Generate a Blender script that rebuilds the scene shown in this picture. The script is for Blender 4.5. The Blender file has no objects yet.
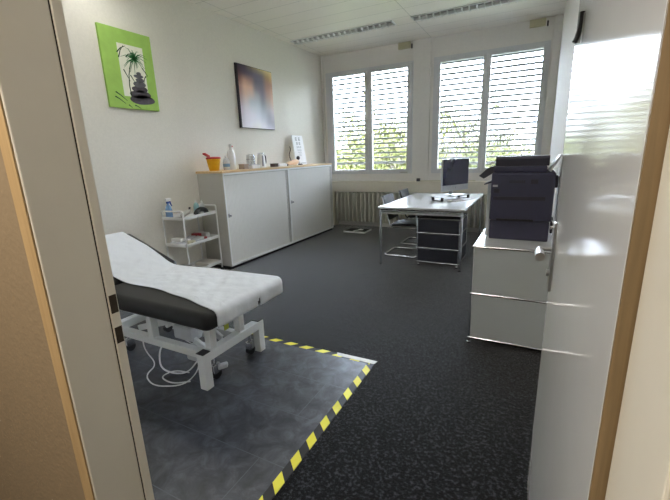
import bpy, bmesh, math, random
from mathutils import Vector, Matrix, noise
random.seed(7)
PI = math.pi
SC = bpy.context.scene
COL = SC.collection

# ------------------------------------------------------------------ colour / materials
def lin(c):
    return tuple(((v/255)/12.92 if v/255 <= .04045 else ((v/255+.055)/1.055)**2.4) for v in c)

def mat(name, rgb, rough=.5, metal=0.0, spec=.5, coat=0.0, bump=0.0, bscale=200, var=0.0, vscale=8, rgb2=None, coat_rough=.1):
    m = bpy.data.materials.new(name); m.use_nodes = True
    nt = m.node_tree; N = nt.nodes; L = nt.links
    p = N['Principled BSDF']
    c = lin(rgb)
    p.inputs['Base Color'].default_value = (*c, 1)
    p.inputs['Roughness'].default_value = rough
    p.inputs['Metallic'].default_value = metal
    p.inputs['Specular IOR Level'].default_value = spec
    p.inputs['Coat Weight'].default_value = coat
    p.inputs['Coat Roughness'].default_value = coat_rough
    tc = N.new('ShaderNodeTexCoord')
    if var > 0 or rgb2:
        nz = N.new('ShaderNodeTexNoise'); nz.inputs['Scale'].default_value = vscale; nz.inputs['Detail'].default_value = 4
        L.new(tc.outputs['Object'], nz.inputs['Vector'])
        cr = N.new('ShaderNodeValToRGB')
        c2 = lin(rgb2) if rgb2 else tuple(v*(1-var) for v in c)
        cr.color_ramp.elements[0].position = .35; cr.color_ramp.elements[1].position = .65
        cr.color_ramp.elements[0].color = (*c2, 1); cr.color_ramp.elements[1].color = (*c, 1)
        L.new(nz.outputs['Fac'], cr.inputs['Fac']); L.new(cr.outputs['Color'], p.inputs['Base Color'])
    if bump > 0:
        nb = N.new('ShaderNodeTexNoise'); nb.inputs['Scale'].default_value = bscale; nb.inputs['Detail'].default_value = 3
        L.new(tc.outputs['Object'], nb.inputs['Vector'])
        b = N.new('ShaderNodeBump'); b.inputs['Strength'].default_value = bump; b.inputs['Distance'].default_value = .003
        L.new(nb.outputs['Fac'], b.inputs['Height']); L.new(b.outputs['Normal'], p.inputs['Normal'])
    return m

def wood(name, a, b, axis='Y', rough=.45, scale=14):
    m = bpy.data.materials.new(name); m.use_nodes = True
    nt = m.node_tree; N = nt.nodes; L = nt.links; p = N['Principled BSDF']
    tc = N.new('ShaderNodeTexCoord'); mp = N.new('ShaderNodeMapping')
    s = [scale*3]*3; s['XYZ'.index(axis)] = scale*.12
    mp.inputs['Scale'].default_value = s
    nz = N.new('ShaderNodeTexNoise'); nz.inputs['Scale'].default_value = 1.5; nz.inputs['Detail'].default_value = 6; nz.inputs['Distortion'].default_value = .6
    cr = N.new('ShaderNodeValToRGB')
    cr.color_ramp.elements[0].position = .3; cr.color_ramp.elements[1].position = .7
    cr.color_ramp.elements[0].color = (*lin(a), 1); cr.color_ramp.elements[1].color = (*lin(b), 1)
    L.new(tc.outputs['Object'], mp.inputs['Vector']); L.new(mp.outputs['Vector'], nz.inputs['Vector'])
    L.new(nz.outputs['Fac'], cr.inputs['Fac']); L.new(cr.outputs['Color'], p.inputs['Base Color'])
    p.inputs['Roughness'].default_value = rough
    return m

def carpet_mat():
    m = bpy.data.materials.new('carpet'); m.use_nodes = True
    nt = m.node_tree; N = nt.nodes; L = nt.links; p = N['Principled BSDF']
    tc = N.new('ShaderNodeTexCoord')
    n1 = N.new('ShaderNodeTexNoise'); n1.inputs['Scale'].default_value = 190; n1.inputs['Detail'].default_value = 3; n1.inputs['Roughness'].default_value = .7
    L.new(tc.outputs['Object'], n1.inputs['Vector'])
    cr = N.new('ShaderNodeValToRGB'); e = cr.color_ramp.elements
    e[0].position = .36; e[0].color = (*lin((5,6,8)), 1)
    e[1].position = .68; e[1].color = (*lin((62,65,70)), 1)
    k = e.new(.52); k.color = (*lin((12,14,17)), 1)
    n2 = N.new('ShaderNodeTexNoise'); n2.inputs['Scale'].default_value = 62; n2.inputs['Detail'].default_value = 2
    L.new(tc.outputs['Object'], n2.inputs['Vector'])
    av = N.new('ShaderNodeMath'); av.operation = 'MULTIPLY_ADD'; av.inputs[1].default_value = .62
    L.new(n1.outputs['Fac'], av.inputs[0])
    sc2 = N.new('ShaderNodeMath'); sc2.operation = 'MULTIPLY_ADD'; sc2.inputs[1].default_value = .75; sc2.inputs[2].default_value = -.185
    L.new(n2.outputs['Fac'], sc2.inputs[0]); L.new(sc2.outputs[0], av.inputs[2])
    L.new(av.outputs[0], cr.inputs['Fac'])
    L.new(cr.outputs['Color'], p.inputs['Base Color'])
    p.inputs['Roughness'].default_value = .95; p.inputs['Specular IOR Level'].default_value = .15
    p.inputs['Sheen Weight'].default_value = 1.0; p.inputs['Sheen Roughness'].default_value = .3
    b = N.new('ShaderNodeBump'); b.inputs['Strength'].default_value = .6; b.inputs['Distance'].default_value = .004
    L.new(n1.outputs['Fac'], b.inputs['Height']); L.new(b.outputs['Normal'], p.inputs['Normal'])
    return m

def vinyl_mat():
    m = bpy.data.materials.new('slate_vinyl'); m.use_nodes = True
    nt = m.node_tree; N = nt.nodes; L = nt.links; p = N['Principled BSDF']
    tc = N.new('ShaderNodeTexCoord')
    n1 = N.new('ShaderNodeTexNoise'); n1.inputs['Scale'].default_value = 9; n1.inputs['Detail'].default_value = 8; n1.inputs['Roughness'].default_value = .68; n1.inputs['Distortion'].default_value = .8
    L.new(tc.outputs['Object'], n1.inputs['Vector'])
    cr = N.new('ShaderNodeValToRGB'); e = cr.color_ramp.elements
    e[0].position = .34; e[0].color = (*lin((33,35,40)), 1)
    e[1].position = .72; e[1].color = (*lin((88,92,102)), 1)
    k = e.new(.5); k.color = (*lin((57,60,68)), 1)
    L.new(n1.outputs['Fac'], cr.inputs['Fac'])
    # plank joints: rows of a brick pattern laid along X
    mp = N.new('ShaderNodeMapping'); mp.inputs['Location'].default_value = (.3, -.16, 0)
    br = N.new('ShaderNodeTexBrick'); br.inputs['Scale'].default_value = 1; br.inputs['Brick Width'].default_value = 3.2
    br.inputs['Row Height'].default_value = .33; br.inputs['Mortar Size'].default_value = .0025; br.inputs['Mortar Smooth'].default_value = .2
    br.inputs['Color1'].default_value = (0, 0, 0, 1); br.inputs['Color2'].default_value = (0, 0, 0, 1); br.inputs['Mortar'].default_value = (1, 1, 1, 1)
    L.new(tc.outputs['Object'], mp.inputs['Vector']); L.new(mp.outputs['Vector'], br.inputs['Vector'])
    mx = N.new('ShaderNodeMixRGB'); mx.inputs['Color2'].default_value = (*lin((80,84,93)), 1)
    L.new(br.outputs['Color'], mx.inputs['Fac']); L.new(cr.outputs['Color'], mx.inputs['Color1'])
    L.new(mx.outputs['Color'], p.inputs['Base Color'])
    p.inputs['Roughness'].default_value = .36; p.inputs['Specular IOR Level'].default_value = .6
    b = N.new('ShaderNodeBump'); b.inputs['Strength'].default_value = .25; b.inputs['Distance'].default_value = .003
    L.new(n1.outputs['Fac'], b.inputs['Height']); L.new(b.outputs['Normal'], p.inputs['Normal'])
    return m

def ceiling_mat():
    m = bpy.data.materials.new('metal_ceiling_tiles'); m.use_nodes = True
    nt = m.node_tree; N = nt.nodes; L = nt.links; p = N['Principled BSDF']
    tc = N.new('ShaderNodeTexCoord'); mp = N.new('ShaderNodeMapping'); mp.inputs['Location'].default_value = (1.84, -5.63, 0)
    br = N.new('ShaderNodeTexBrick'); br.offset = 0; br.inputs['Scale'].default_value = 1
    br.inputs['Brick Width'].default_value = 1.95; br.inputs['Row Height'].default_value = .31
    br.inputs['Mortar Size'].default_value = .003; br.inputs['Mortar Smooth'].default_value = .1
    br.inputs['Color1'].default_value = (*lin((240,236,228)), 1); br.inputs['Color2'].default_value = (*lin((238,233,225)), 1)
    br.inputs['Mortar'].default_value = (*lin((176,175,168)), 1)
    L.new(tc.outputs['Object'], mp.inputs['Vector']); L.new(mp.outputs['Vector'], br.inputs['Vector'])
    L.new(br.outputs['Color'], p.inputs['Base Color']); p.inputs['Roughness'].default_value = .38
    p.inputs['Specular IOR Level'].default_value = .5
    return m

def glass_mat(name='window_glass', tint=(250,252,252)):
    m = bpy.data.materials.new(name); m.use_nodes = True
    nt = m.node_tree; N = nt.nodes; L = nt.links; N.clear()
    out = N.new('ShaderNodeOutputMaterial'); t = N.new('ShaderNodeBsdfTransparent'); g = N.new('ShaderNodeBsdfGlossy')
    t.inputs['Color'].default_value = (*lin(tint), 1); g.inputs['Roughness'].default_value = .02
    fr = N.new('ShaderNodeFresnel'); fr.inputs['IOR'].default_value = 1.45
    mx = N.new('ShaderNodeMixShader')
    L.new(fr.outputs[0], mx.inputs[0]); L.new(t.outputs[0], mx.inputs[1]); L.new(g.outputs[0], mx.inputs[2]); L.new(mx.outputs[0], out.inputs[0])
    return m

def emit(name, rgb, s):
    m = bpy.data.materials.new(name); m.use_nodes = True
    p = m.node_tree.nodes['Principled BSDF']
    p.inputs['Base Color'].default_value = (*lin(rgb), 1)
    p.inputs['Emission Color'].default_value = (*lin(rgb), 1); p.inputs['Emission Strength'].default_value = s
    return m

def stripe_mat(name, axis, phase, pitch=.14):
    """black and yellow warning tape with slanted bars along an axis"""
    m = bpy.data.materials.new(name); m.use_nodes = True
    nt = m.node_tree; N = nt.nodes; L = nt.links; p = N['Principled BSDF']
    tc = N.new('ShaderNodeTexCoord'); sp = N.new('ShaderNodeSeparateXYZ'); L.new(tc.outputs['Object'], sp.inputs[0])
    a, b = ('Y', 'X') if axis == 'Y' else ('X', 'Y')
    def M(op, x, y):
        n = N.new('ShaderNodeMath'); n.operation = op
        for i, v in enumerate((x, y)):
            if v is None: continue
            if isinstance(v, (int, float)): n.inputs[i].default_value = v
            else: L.new(v, n.inputs[i])
        return n.outputs[0]
    s = M('ADD', sp.outputs[a], M('MULTIPLY', sp.outputs[b], .95 if axis == 'Y' else -.95))
    s = M('DIVIDE', M('ADD', s, phase+50*pitch), pitch)
    s = M('LESS_THAN', M('FRACT', s, None), .5)
    mx = N.new('ShaderNodeMixRGB'); mx.inputs['Color1'].default_value = (*lin((12,12,14)), 1); mx.inputs['Color2'].default_value = (*lin((226,219,62)), 1)
    L.new(s, mx.inputs['Fac']); L.new(mx.outputs['Color'], p.inputs['Base Color']); p.inputs['Roughness'].default_value = .45
    return m

M = dict(
    wall=mat('painted_textured_wallpaper', (231,227,218), .8, bump=.35, bscale=160, var=.05, vscale=60),
    wall_white=mat('painted_white_wall', (234,231,227), .7, bump=.1, bscale=120, var=.03, vscale=30),
    apron=mat('cream_painted_panel', (238,231,217), .6, var=.03, vscale=20),
    frame=mat('window_frame_white', (216,217,220), .4, var=.02, vscale=20),
    corr=mat('corridor_plaster', (130,113,88), .85, bump=.3, bscale=90, var=.06, vscale=40),
    jamb=mat('grey_beige_lacquered_frame', (222,217,203), .4, var=.02, vscale=15),
    door=mat('glossy_door_laminate', (202,203,202), .10, spec=.3, coat=.0, var=.015, vscale=12),
    seal=mat('dark_rubber_seal', (40,34,30), .8, var=.1),
    hole=mat('dark_strike_recess', (60,50,38), .6, metal=.3, var=.2, vscale=60),
    ceil=ceiling_mat(), carpet=carpet_mat(), vinyl=vinyl_mat(), glass=glass_mat(),
    lip=wood('oak_lipping', (112,94,66), (134,112,80), 'Z', .5, 22),
    trimwood=wood('oak_corner_trim', (158,132,94), (176,150,110), 'Z', .5, 20),
    top=wood('beech_worktop', (205,172,124), (226,198,152), 'Y', .45, 12),
    cab=mat('light_grey_metal', (222,220,214), .5, var=.02, vscale=20),
    cab_side=mat('grey_cabinet_side', (186,184,178), .55, var=.03, vscale=20),
    dark=mat('dark_plinth', (38,38,42), .7, var=.1),
    white=mat('white_powder_coat', (228,229,228), .4, var=.02, vscale=20),
    plast=mat('white_plastic', (232,232,230), .35, var=.02, vscale=30),
    chrome=mat('chrome', (214,216,220), .14, metal=1, var=.03, vscale=30),
    brushed=mat('brushed_steel', (172,172,172), .3, metal=1, var=.06, vscale=50),
    black=mat('black_plastic', (24,24,28), .4, var=.1, vscale=30),
    leather=mat('black_imitation_leather', (14,15,17), .5, bump=.25, bscale=350, var=.1, vscale=60),
    usm=mat('grey_lacquered_steel', (164,170,170), .33, var=.02, vscale=8),
    usmtop=mat('grey_lacquered_top', (170,172,172), .28, coat=.3, var=.02, vscale=8),
    anthracite=mat('anthracite_lacquered_steel', (42,44,54), .45, var=.06, vscale=15),
    desk=mat('pearl_grey_laminate', (210,212,212), .22, spec=.6, var=.02, vscale=10),
    printer=mat('slate_blue_plastic', (56,56,78), .5, var=.05, vscale=20),
    printer2=mat('dark_slate_plastic', (40,39,52), .5, var=.05, vscale=20),
    pgrey=mat('pale_grey_plastic', (196,198,200), .4, var=.03, vscale=20),
    screen=mat('monitor_glass', (34,30,62), .12, spec=.6, var=.1, vscale=5),
    alu=mat('silver_aluminium', (196,198,202), .35, metal=.6, var=.03, vscale=30),
    rad=mat('cream_radiator_paint', (206,202,190), .4, var=.04, vscale=12),
    slat=mat('grey_aluminium_slat', (72,71,76), .6, spec=.2, var=.04, vscale=10),
    yellow=mat('yellow_plastic', (240,182,30), .4, var=.05, vscale=30),
    red=mat('red_plastic', (200,34,40), .4, var=.05, vscale=30),
    blue=mat('blue_plastic', (38,74,150), .35, var=.05, vscale=30),
    bluet=mat('translucent_blue_plastic', (128,164,206), .25, var=.06, vscale=30),
    teal=mat('pale_teal_plastic', (136,170,176), .3, var=.06, vscale=30),
    skin=mat('peach_plastic', (232,196,164), .45, var=.06, vscale=30),
    brown=mat('dark_brown_card', (74,48,42), .6, var=.15, vscale=50),
    tan=mat('tan_card', (170,152,140), .6, var=.1, vscale=50),
    paper=mat('white_paper', (240,240,244), .7, var=.02, vscale=40),
    ink=mat('grey_ink', (150,152,160), .7, var=.1, vscale=40),
    film=mat('clear_film_packaging', (214,216,222), .2, spec=.6, var=.12, vscale=90),
    redpack=mat('red_printed_film', (170,60,66), .35, var=.2, vscale=60),
    cream=mat('cream_plastic', (206,200,170), .5, var=.05, vscale=30),
    tapew=mat('clear_glossy_tape', (206,208,200), .25, var=.08, vscale=60),
    sticker=mat('yellow_green_sticker', (196,206,80), .5, var=.1, vscale=60),
    grass=mat('lawn', (36,41,15), .9, rgb2=(45,50,20), vscale=.8),
    leaf=mat('fresh_leaf', (42,44,14), .8, spec=.1, rgb2=(52,53,20), vscale=3),
    leafd=mat('green_leaf', (36,40,15), .8, spec=.1, rgb2=(46,48,20), vscale=3),
    bark=mat('bark', (70,62,54), .9, bump=.5, bscale=30, var=.3, vscale=10),
    render_wall=mat('pale_render', (196,188,178), .9, var=.05, vscale=1),
    wglass=mat('dark_window_pane', (120,124,132), .2, var=.1, vscale=2),
)

# sheet
def sheet_mat():
    m = mat('paper_couch_roll', (214,218,224), .75, bump=.0)
    nt = m.node_tree; N = nt.nodes; L = nt.links; p = N['Principled BSDF']
    tc = N['Texture Coordinate'] if 'Texture Coordinate' in N else N.new('ShaderNodeTexCoord')
    n1 = N.new('ShaderNodeTexNoise'); n1.inputs['Scale'].default_value = 14; n1.inputs['Detail'].default_value = 6; n1.inputs['Distortion'].default_value = 1.2
    L.new(tc.outputs['Object'], n1.inputs['Vector'])
    b = N.new('ShaderNodeBump'); b.inputs['Strength'].default_value = .35; b.inputs['Distance'].default_value = .01
    L.new(n1.outputs['Fac'], b.inputs['Height']); L.new(b.outputs['Normal'], p.inputs['Normal'])
    return m
M['sheet'] = sheet_mat()

# ------------------------------------------------------------------ object helpers
def setp(o, label=None, cat=None, group=None, kind=None):
    if label: o['label'] = label
    if cat: o['category'] = cat
    if group: o['group'] = group
    if kind: o['kind'] = kind
    return o

def thing(name, label, cat, loc=(0, 0, 0), group=None, kind=None):
    o = bpy.data.objects.new(name, None); COL.objects.link(o); o.location = loc
    o.empty_display_size = .1
    return setp(o, label, cat, group, kind)

def obj(name, bm, material, parent=None, smooth=False, label=None, kind=None):
    """bm is authored in world space (before any rotation of its root)"""
    off = Vector((0, 0, 0))
    p = parent
    while p is not None:
        off += p.location; p = p.parent
    me = bpy.data.meshes.new(name)
    own = Vector((0, 0, 0))
    if parent is None and bm.verts:
        xs = [v.co for v in bm.verts]
        own = Vector(((min(v.x for v in xs)+max(v.x for v in xs))/2, (min(v.y for v in xs)+max(v.y for v in xs))/2, min(v.z for v in xs)))
        off = own
    bmesh.ops.translate(bm, verts=bm.verts, vec=-off)
    bmesh.ops.recalc_face_normals(bm, faces=bm.faces)
    bm.to_mesh(me); bm.free()
    if smooth:
        for f in me.polygons: f.use_smooth = True
        me.set_sharp_from_angle(angle=math.radians(42))
    mats = material if isinstance(material, (list, tuple)) else [material]
    for m in mats: me.materials.append(m)
    o = bpy.data.objects.new(name, me); COL.objects.link(o)
    o.parent = parent; o.location = own
    if label: o['label'] = label
    if kind: o['kind'] = kind
    return o

def BM(): return bmesh.new()

def box(bm, x0, x1, y0, y1, z0, z1, bev=0, seg=2):
    r = bmesh.ops.create_cube(bm, size=1)
    vs = r['verts']
    bmesh.ops.scale(bm, vec=(abs(x1-x0), abs(y1-y0), abs(z1-z0)), verts=vs)
    bmesh.ops.translate(bm, vec=((x0+x1)/2, (y0+y1)/2, (z0+z1)/2), verts=vs)
    if bev > 0:
        es = list({e for v in vs for e in v.link_edges})
        bmesh.ops.bevel(bm, geom=es, offset=bev, segments=seg, profile=.5, affect='EDGES')
    return bm

def obox(bm, c, sx, sy, sz, rot, bev=0):
    """oriented box centred on c; rot = Matrix 3x3 or z angle"""
    r = bmesh.ops.create_cube(bm, size=1); vs = r['verts']
    bmesh.ops.scale(bm, vec=(sx, sy, sz), verts=vs)
    if bev > 0:
        es = list({e for v in vs for e in v.link_edges})
        n0 = set(bm.verts) - set(vs)
        bmesh.ops.bevel(bm, geom=es, offset=bev, segments=2, profile=.5, affect='EDGES')
        vs = [v for v in bm.verts if v not in n0]
    R = Matrix.Rotation(rot, 3, 'Z') if isinstance(rot, (int, float)) else rot
    bmesh.ops.rotate(bm, cent=(0, 0, 0), matrix=R, verts=vs)
    bmesh.ops.translate(bm, vec=c, verts=vs)
    return bm

def bar(bm, a, b, w, h, up=(0, 0, 1), bev=0):
    """rectangular bar from a to b"""
    a = Vector(a); b = Vector(b); d = (b-a); ln = d.length; x = d.normalized()
    up = Vector(up); y = up.cross(x)
    if y.length < 1e-4: y = Vector((0, 1, 0)).cross(x)
    y.normalize(); z = x.cross(y)
    R = Matrix((x, y, z)).transposed()
    return obox(bm, (a+b)/2, ln, w, h, R, bev)

def tube(bm, pts, r, n=8, closed=False, cap=True):
    pts = [Vector(p) for p in pts]; k = len(pts)
    rs = r if isinstance(r, (list, tuple)) else [r]*k
    rings = []; prev = None
    for i, p in enumerate(pts):
        if closed: t = pts[(i+1) % k]-pts[i-1]
        else: t = pts[min(i+1, k-1)]-pts[max(i-1, 0)]
        t.normalize()
        if prev is None:
            u = t.orthogonal().normalized()
        else:
            u = prev - t*prev.dot(t)
            u = u.normalized() if u.length > 1e-6 else t.orthogonal().normalized()
        prev = u; w = t.cross(u)
        rings.append([bm.verts.new(p+(u*math.cos(2*PI*j/n)+w*math.sin(2*PI*j/n))*rs[i]) for j in range(n)])
    m = k if closed else k-1
    for i in range(m):
        A, B = rings[i], rings[(i+1) % k]
        for j in range(n):
            bm.faces.new((A[j], A[(j+1) % n], B[(j+1) % n], B[j]))
    if cap and not closed:
        bm.faces.new(rings[0][::-1]); bm.faces.new(rings[-1])
    return bm

def rpath(pts, rad, seg=5, closed=False):
    """polyline with rounded corners"""
    pts = [Vector(p) for p in pts]; out = []; k = len(pts)
    for i, p in enumerate(pts):
        if not closed and i in (0, k-1): out.append(p); continue
        a = pts[i-1]; b = pts[(i+1) % k]
        ra = min(rad, (a-p).length*.49); rb = min(rad, (b-p).length*.49)
        s = p+(a-p).normalized()*ra; e = p+(b-p).normalized()*rb
        for j in range(seg+1):
            t = j/seg; out.append(s*(1-t)**2+p*2*t*(1-t)+e*t*t)
    return out

def lathe(bm, cx, cy, prof, n=20, sx=1, sy=1):
    rings = []
    for r, z in prof:
        rings.append([bm.verts.new((cx+max(r, 1e-4)*sx*math.cos(2*PI*j/n), cy+max(r, 1e-4)*sy*math.sin(2*PI*j/n), z)) for j in range(n)])
    for A, B in zip(rings, rings[1:]):
        for j in range(n): bm.faces.new((A[j], A[(j+1) % n], B[(j+1) % n], B[j]))
    bm.faces.new(rings[0][::-1]); bm.faces.new(rings[-1])
    return bm

def cyl(bm, a, b, r, n=14): return tube(bm, [a, b], r, n)

def ball(bm, c, r, n=10, s=(1, 1, 1)):
    q = bmesh.ops.create_uvsphere(bm, u_segments=n, v_segments=max(6, n//2+2), radius=r)
    bmesh.ops.scale(bm, vec=s, verts=q['verts']); bmesh.ops.translate(bm, vec=c, verts=q['verts'])
    return bm

def prism(bm, poly, axis, lo, hi):
    """extrude a 2D polygon; axis = the extrusion axis; poly in the two other axes in xyz order"""
    def P(u, v, w):
        return {'X': (w, u, v), 'Y': (u, w, v), 'Z': (u, v, w)}[axis]
    A = [bm.verts.new(P(u, v, lo)) for u, v in poly]; B = [bm.verts.new(P(u, v, hi)) for u, v in poly]
    n = len(poly)
    for i in range(n): bm.faces.new((A[i], A[(i+1) % n], B[(i+1) % n], B[i]))
    bm.faces.new(A[::-1]); bm.faces.new(B)
    return bm

# ------------------------------------------------------------------ room dimensions (metres; camera stands at x=0,y=0)
XL, XR, YB, YF, ZC = -3.81, .155, 6.85, .50, 3.21
YC = .372            # corridor face of the door wall
OPL, OPR = -.86, .122
ST = dict(kind='structure')

def struct(name, bm, m, parent=None, smooth=False):
    o = obj(name, bm, m, parent, smooth); o['kind'] = 'structure'; return o

# floor, ceiling, walls
struct('floor', box(BM(), XL-.1, XR+.1, YC, YB+.25, -.1, 0), M['carpet'])
struct('ceiling', box(BM(), XL-.1, XR+.1, YC-.001, YB+.25, ZC, ZC+.12), M['ceil'])
struct('wall_left', box(BM(), XL-.15, XL, YC, YB+.25, 0, ZC), M['wall'])
struct('wall_right', box(BM(), XR, XR+.15, YC, YB+.25, 0, ZC), M['wall_white'])
# door wall (between corridor and room) with opening
b = BM(); ZD = 2.12
box(b, XL, OPL-.03, YC, YF, 0, ZC); box(b, OPR+.005, XR+.001, YC, YF, 0, ZC); box(b, OPL-.03, OPR+.005, YC, YF, ZD, ZC)
struct('wall_front', b, M['wall_white'])

# window wall
W1 = (-3.72, -2.0); W2 = (-1.66, .03); WZ0, WZ1 = 1.02, 2.90
b = BM()
y0, y1 = YB, YB+.25
box(b, XL, W1[0], y0, y1, 0, ZC); box(b, W1[1], W2[0], y0, y1, 0, ZC); box(b, W2[1], XR, y0, y1, 0, ZC)
for W in (W1, W2):
    box(b, W[0], W[1], y0, y1, 0, WZ0); box(b, W[0], W[1], y0, y1, WZ1, ZC)
struct('wall_back', b, M['wall_white'])
b = BM(); box(b, -2.0, -1.71, YB-.035, YB, .875, ZC, .004); struct('trim_1', b, M['wall_white'])       # pilaster between the windows
b = BM(); tube(b, [(-3.775, YB-.03, 1.0), (-3.775, YB-.03, ZC)], .024, 12); struct('trim_2', b, M['wall_white'], smooth=True)
b = BM(); box(b, .045, XR, YB-.05, YB, .875, ZC, .004); struct('trim_3', b, M['wall_white'])
# sill and apron box over the radiators
b = BM(); box(b, XL+.005, XR, YB-.16, YB, .855, .885, .004); struct('trim_sill', b, M['apron'])
b = BM(); box(b, XL+.005, XR, YB-.15, YB-.1, .69, .855, .003); struct('trim_apron', b, M['apron'])

def window(idx, X0, X1, glass, yf=YB+.0):
    r = thing('window_%d' % idx, 'white two-leaf window behind the blind', 'window', ((X0+X1)/2, YB+.1, WZ0), kind='structure')
    (a0, a1), (c0, c1) = glass
    z0, z1 = 1.10, 2.81
    b = BM(); ya, yb = YB-.012, YB+.06
    box(b, X0, X0+.03, ya, yb, WZ0, WZ1); box(b, X1-.03, X1, ya, yb, WZ0, WZ1)
    box(b, X0, X1, ya, yb, WZ1-.03, WZ1); box(b, X0, X1, ya, yb, WZ0, WZ0+.03)
    struct('window_frame', b, M['frame'], r)
    for k, (g0, g1) in enumerate(glass):
        L0 = X0+.03 if k == 0 else (a1+c0)/2; R0 = (a1+c0)/2-.002 if k == 0 else X1-.03
        b = BM(); yc, yd = YB-.03, YB+.04
        box(b, L0, g0, yc, yd, WZ0+.03, WZ1-.03, .004); box(b, g1, R0, yc, yd, WZ0+.03, WZ1-.03, .004)
        box(b, g0, g1, yc, yd, z1, WZ1-.03, .004); box(b, g0, g1, yc, yd, WZ0+.03, z0, .004)
        s = struct('sash', b, M['frame'], r)
        struct('glass_pane', box(BM(), g0-.005, g1+.005, YB+.005, YB+.009, z0-.005, z1+.005), M['glass'], s)
    # handle
    mx = (a1+c0)/2+.02
    b = BM(); box(b, mx-.014, mx+.014, YB-.04, YB-.03, 1.24, 1.31, .003); cyl(b, (mx, YB-.06, 1.3), (mx, YB-.03, 1.3), .008)
    tube(b, rpath([(mx, YB-.06, 1.30), (mx, YB-.075, 1.36), (mx, YB-.07, 1.44)], .02), .009)
    struct('window_handle', b, M['white'], r, smooth=True)
    return r
window(1, W1[0], W1[1], ((-3.57, -2.915), (-2.775, -2.11)))
window(2, W2[0], W2[1], ((-1.55, -.885), (-.77, -.06)))

# external venetian blinds
SLAT = math.radians(21)
for i, (X0, X1, sfx) in enumerate(((W1[0]+.04, W1[1]-.04, 'left window'), (W2[0]+.04, W2[1]-.04, 'right window, behind the monitor and printer'))):
    r = thing('venetian_blind', 'grey external slatted blind lowered outside the %s' % sfx, 'blind', ((X0+X1)/2, YB+.14, WZ0), 'slatted blinds outside the windows')
    b = BM(); z = 1.235 if i == 0 else 1.19; yb = YB+.15
    zs = []
    while z < 2.86:
        # shallow S-shaped slat profile
        pr_ = [(-.035, -.0045), (-.030, .0), (-.012, .003), (.012, .003), (.030, .0), (.035, -.0045), (.033, -.006), (.012, .001), (-.012, .001), (-.033, -.006)]
        ca_, sa_ = math.cos(SLAT), math.sin(SLAT)
        prism(b, [(yb+p_*ca_+q_*sa_, z-p_*sa_+q_*ca_) for p_, q_ in pr_], 'X', X0, X1)
        z += .0865 if i == 0 else .086
    o = obj('slats', b, M['slat'], r)
    z0 = 1.215 if i == 0 else 1.17
    obj('bottom_rail', box(BM(), X0, X1, yb-.02, yb+.02, z0-.02, z0, .004), M['slat'], r)
    b = BM(); box(b, X0-.02, X0, yb-.015, yb+.015, WZ0, 2.86); obj('guide_rail', b, M['slat'], r)
    b = BM(); box(b, X1, X1+.02, yb-.015, yb+.015, WZ0, 2.86); obj('guide_rail', b, M['slat'], r)
    for q in (.14, .86):
        x = X0+(X1-X0)*q
        obj('ladder_cord', tube(BM(), [(x, yb-.037, z0), (x, yb-.037, 2.86)], .0015, 5), M['black'], r)

# cream junction boxes under the ceiling
for X0, X1, lab in ((-2.27, -2.06, 'cream blind motor cover at the ceiling above the left window'), (-.27, -.06, 'cream blind motor cover at the ceiling above the right window')):
    r = thing('motor_cover', lab, 'cover', ((X0+X1)/2, YB-.03, 3.1))
    obj('cover', box(BM(), X0, X1, YB-.05, YB-.001, 3.1, 3.2, .006), M['cream'], r)
    b = BM(); cyl(b, (X1+.025, YB-.03, 3.09), (X1+.025, YB-.03, 3.16), .011); obj('cable_gland', b, M['black'], r, True)
# small grey latch on sill rail
o = obj('window_contact', box(BM(), -2.22, -2.08, YB-.06, YB-.031, 1.03, 1.055, .004), M['cab_side']); setp(o, 'small grey metal contact strip at lower right corner of left window', 'fitting')

# ------------------------------------------------------------------ door wall frame, door
tr = thing('trim_4', 'grey-beige steel door frame', 'door frame', (-.36, .43, 0), kind='structure')
b = BM(); box(b, OPL-.03, OPL, YC-.006, .477, 0, ZD, .003); struct('frame_reveal', b, M['jamb'], tr)
b = BM(); box(b, OPL-.03, OPL+.001, .480, .502, 0, ZD, .002); struct('frame_rebate', b, M['jamb'], tr)
b = BM(); box(b, OPL-.03, OPL-.003, .4765, .4805, 0, ZD); struct('seal', b, M['seal'], tr)
b = BM(); box(b, OPR, OPR+.03, YC-.006, .545, 0, ZD, .003); struct('frame_reveal', b, M['jamb'], tr)
b = BM(); box(b, OPL-.03, OPR+.03, YC-.006, .502, ZD, ZD+.05, .003); struct('frame_head', b, M['jamb'], tr)
for z0, z1 in ((1.045, 1.09), (.968, 1.009)):
    b = BM(); box(b, OPL, OPL+.0016, .482, .4995, z0, z1); struct('strike_plate', b, M['hole'], tr)
b = BM(); box(b, OPL-.042, OPL-.003, YC-.010, YC-.0062, 0, ZD+.05, .001); struct('trim_5', b, M['trimwood'])
b = BM(); box(b, OPR+.03, OPR+.05, YC-.0062, YC+.004, 0, ZD+.05, .004); struct('trim_6', b, M['trimwood'])

HX, HY = .1055, .55
d = thing('door_1', 'pale glossy door standing open against the right wall', 'door', (HX, HY, 0), kind='structure')
DL = .975
struct('door_leaf', box(BM(), HX, HX+.0265, HY+.006, HY+DL, .01, 2.10, .0015), M['door'], d)
struct('edge_lipping', box(BM(), HX+.0005, HX+.026, HY, HY+.0058, .01, 2.10), M['lip'], d, False)
yh = HY+DL-.065
h = struct('door_handle', box(BM(), HX-.009, HX, yh-.02, yh+.02, .90, 1.145, .004), M['brushed'], d)
b = BM(); tube(b, rpath([(HX-.005, yh, 1.05), (HX-.048, yh, 1.05), (HX-.048, yh-.06, 1.05)], .02, 6), .009, 14); cyl(b, (HX-.048, yh-.055, 1.05), (HX-.048, yh-.12, 1.05), .0145)
struct('lever', b, M['brushed'], h, True)
b = BM(); cyl(b, (HX-.018, yh, .965), (HX-.008, yh, .965), .012); struct('lock_cylinder', b, M['brushed'], h, True)
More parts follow.
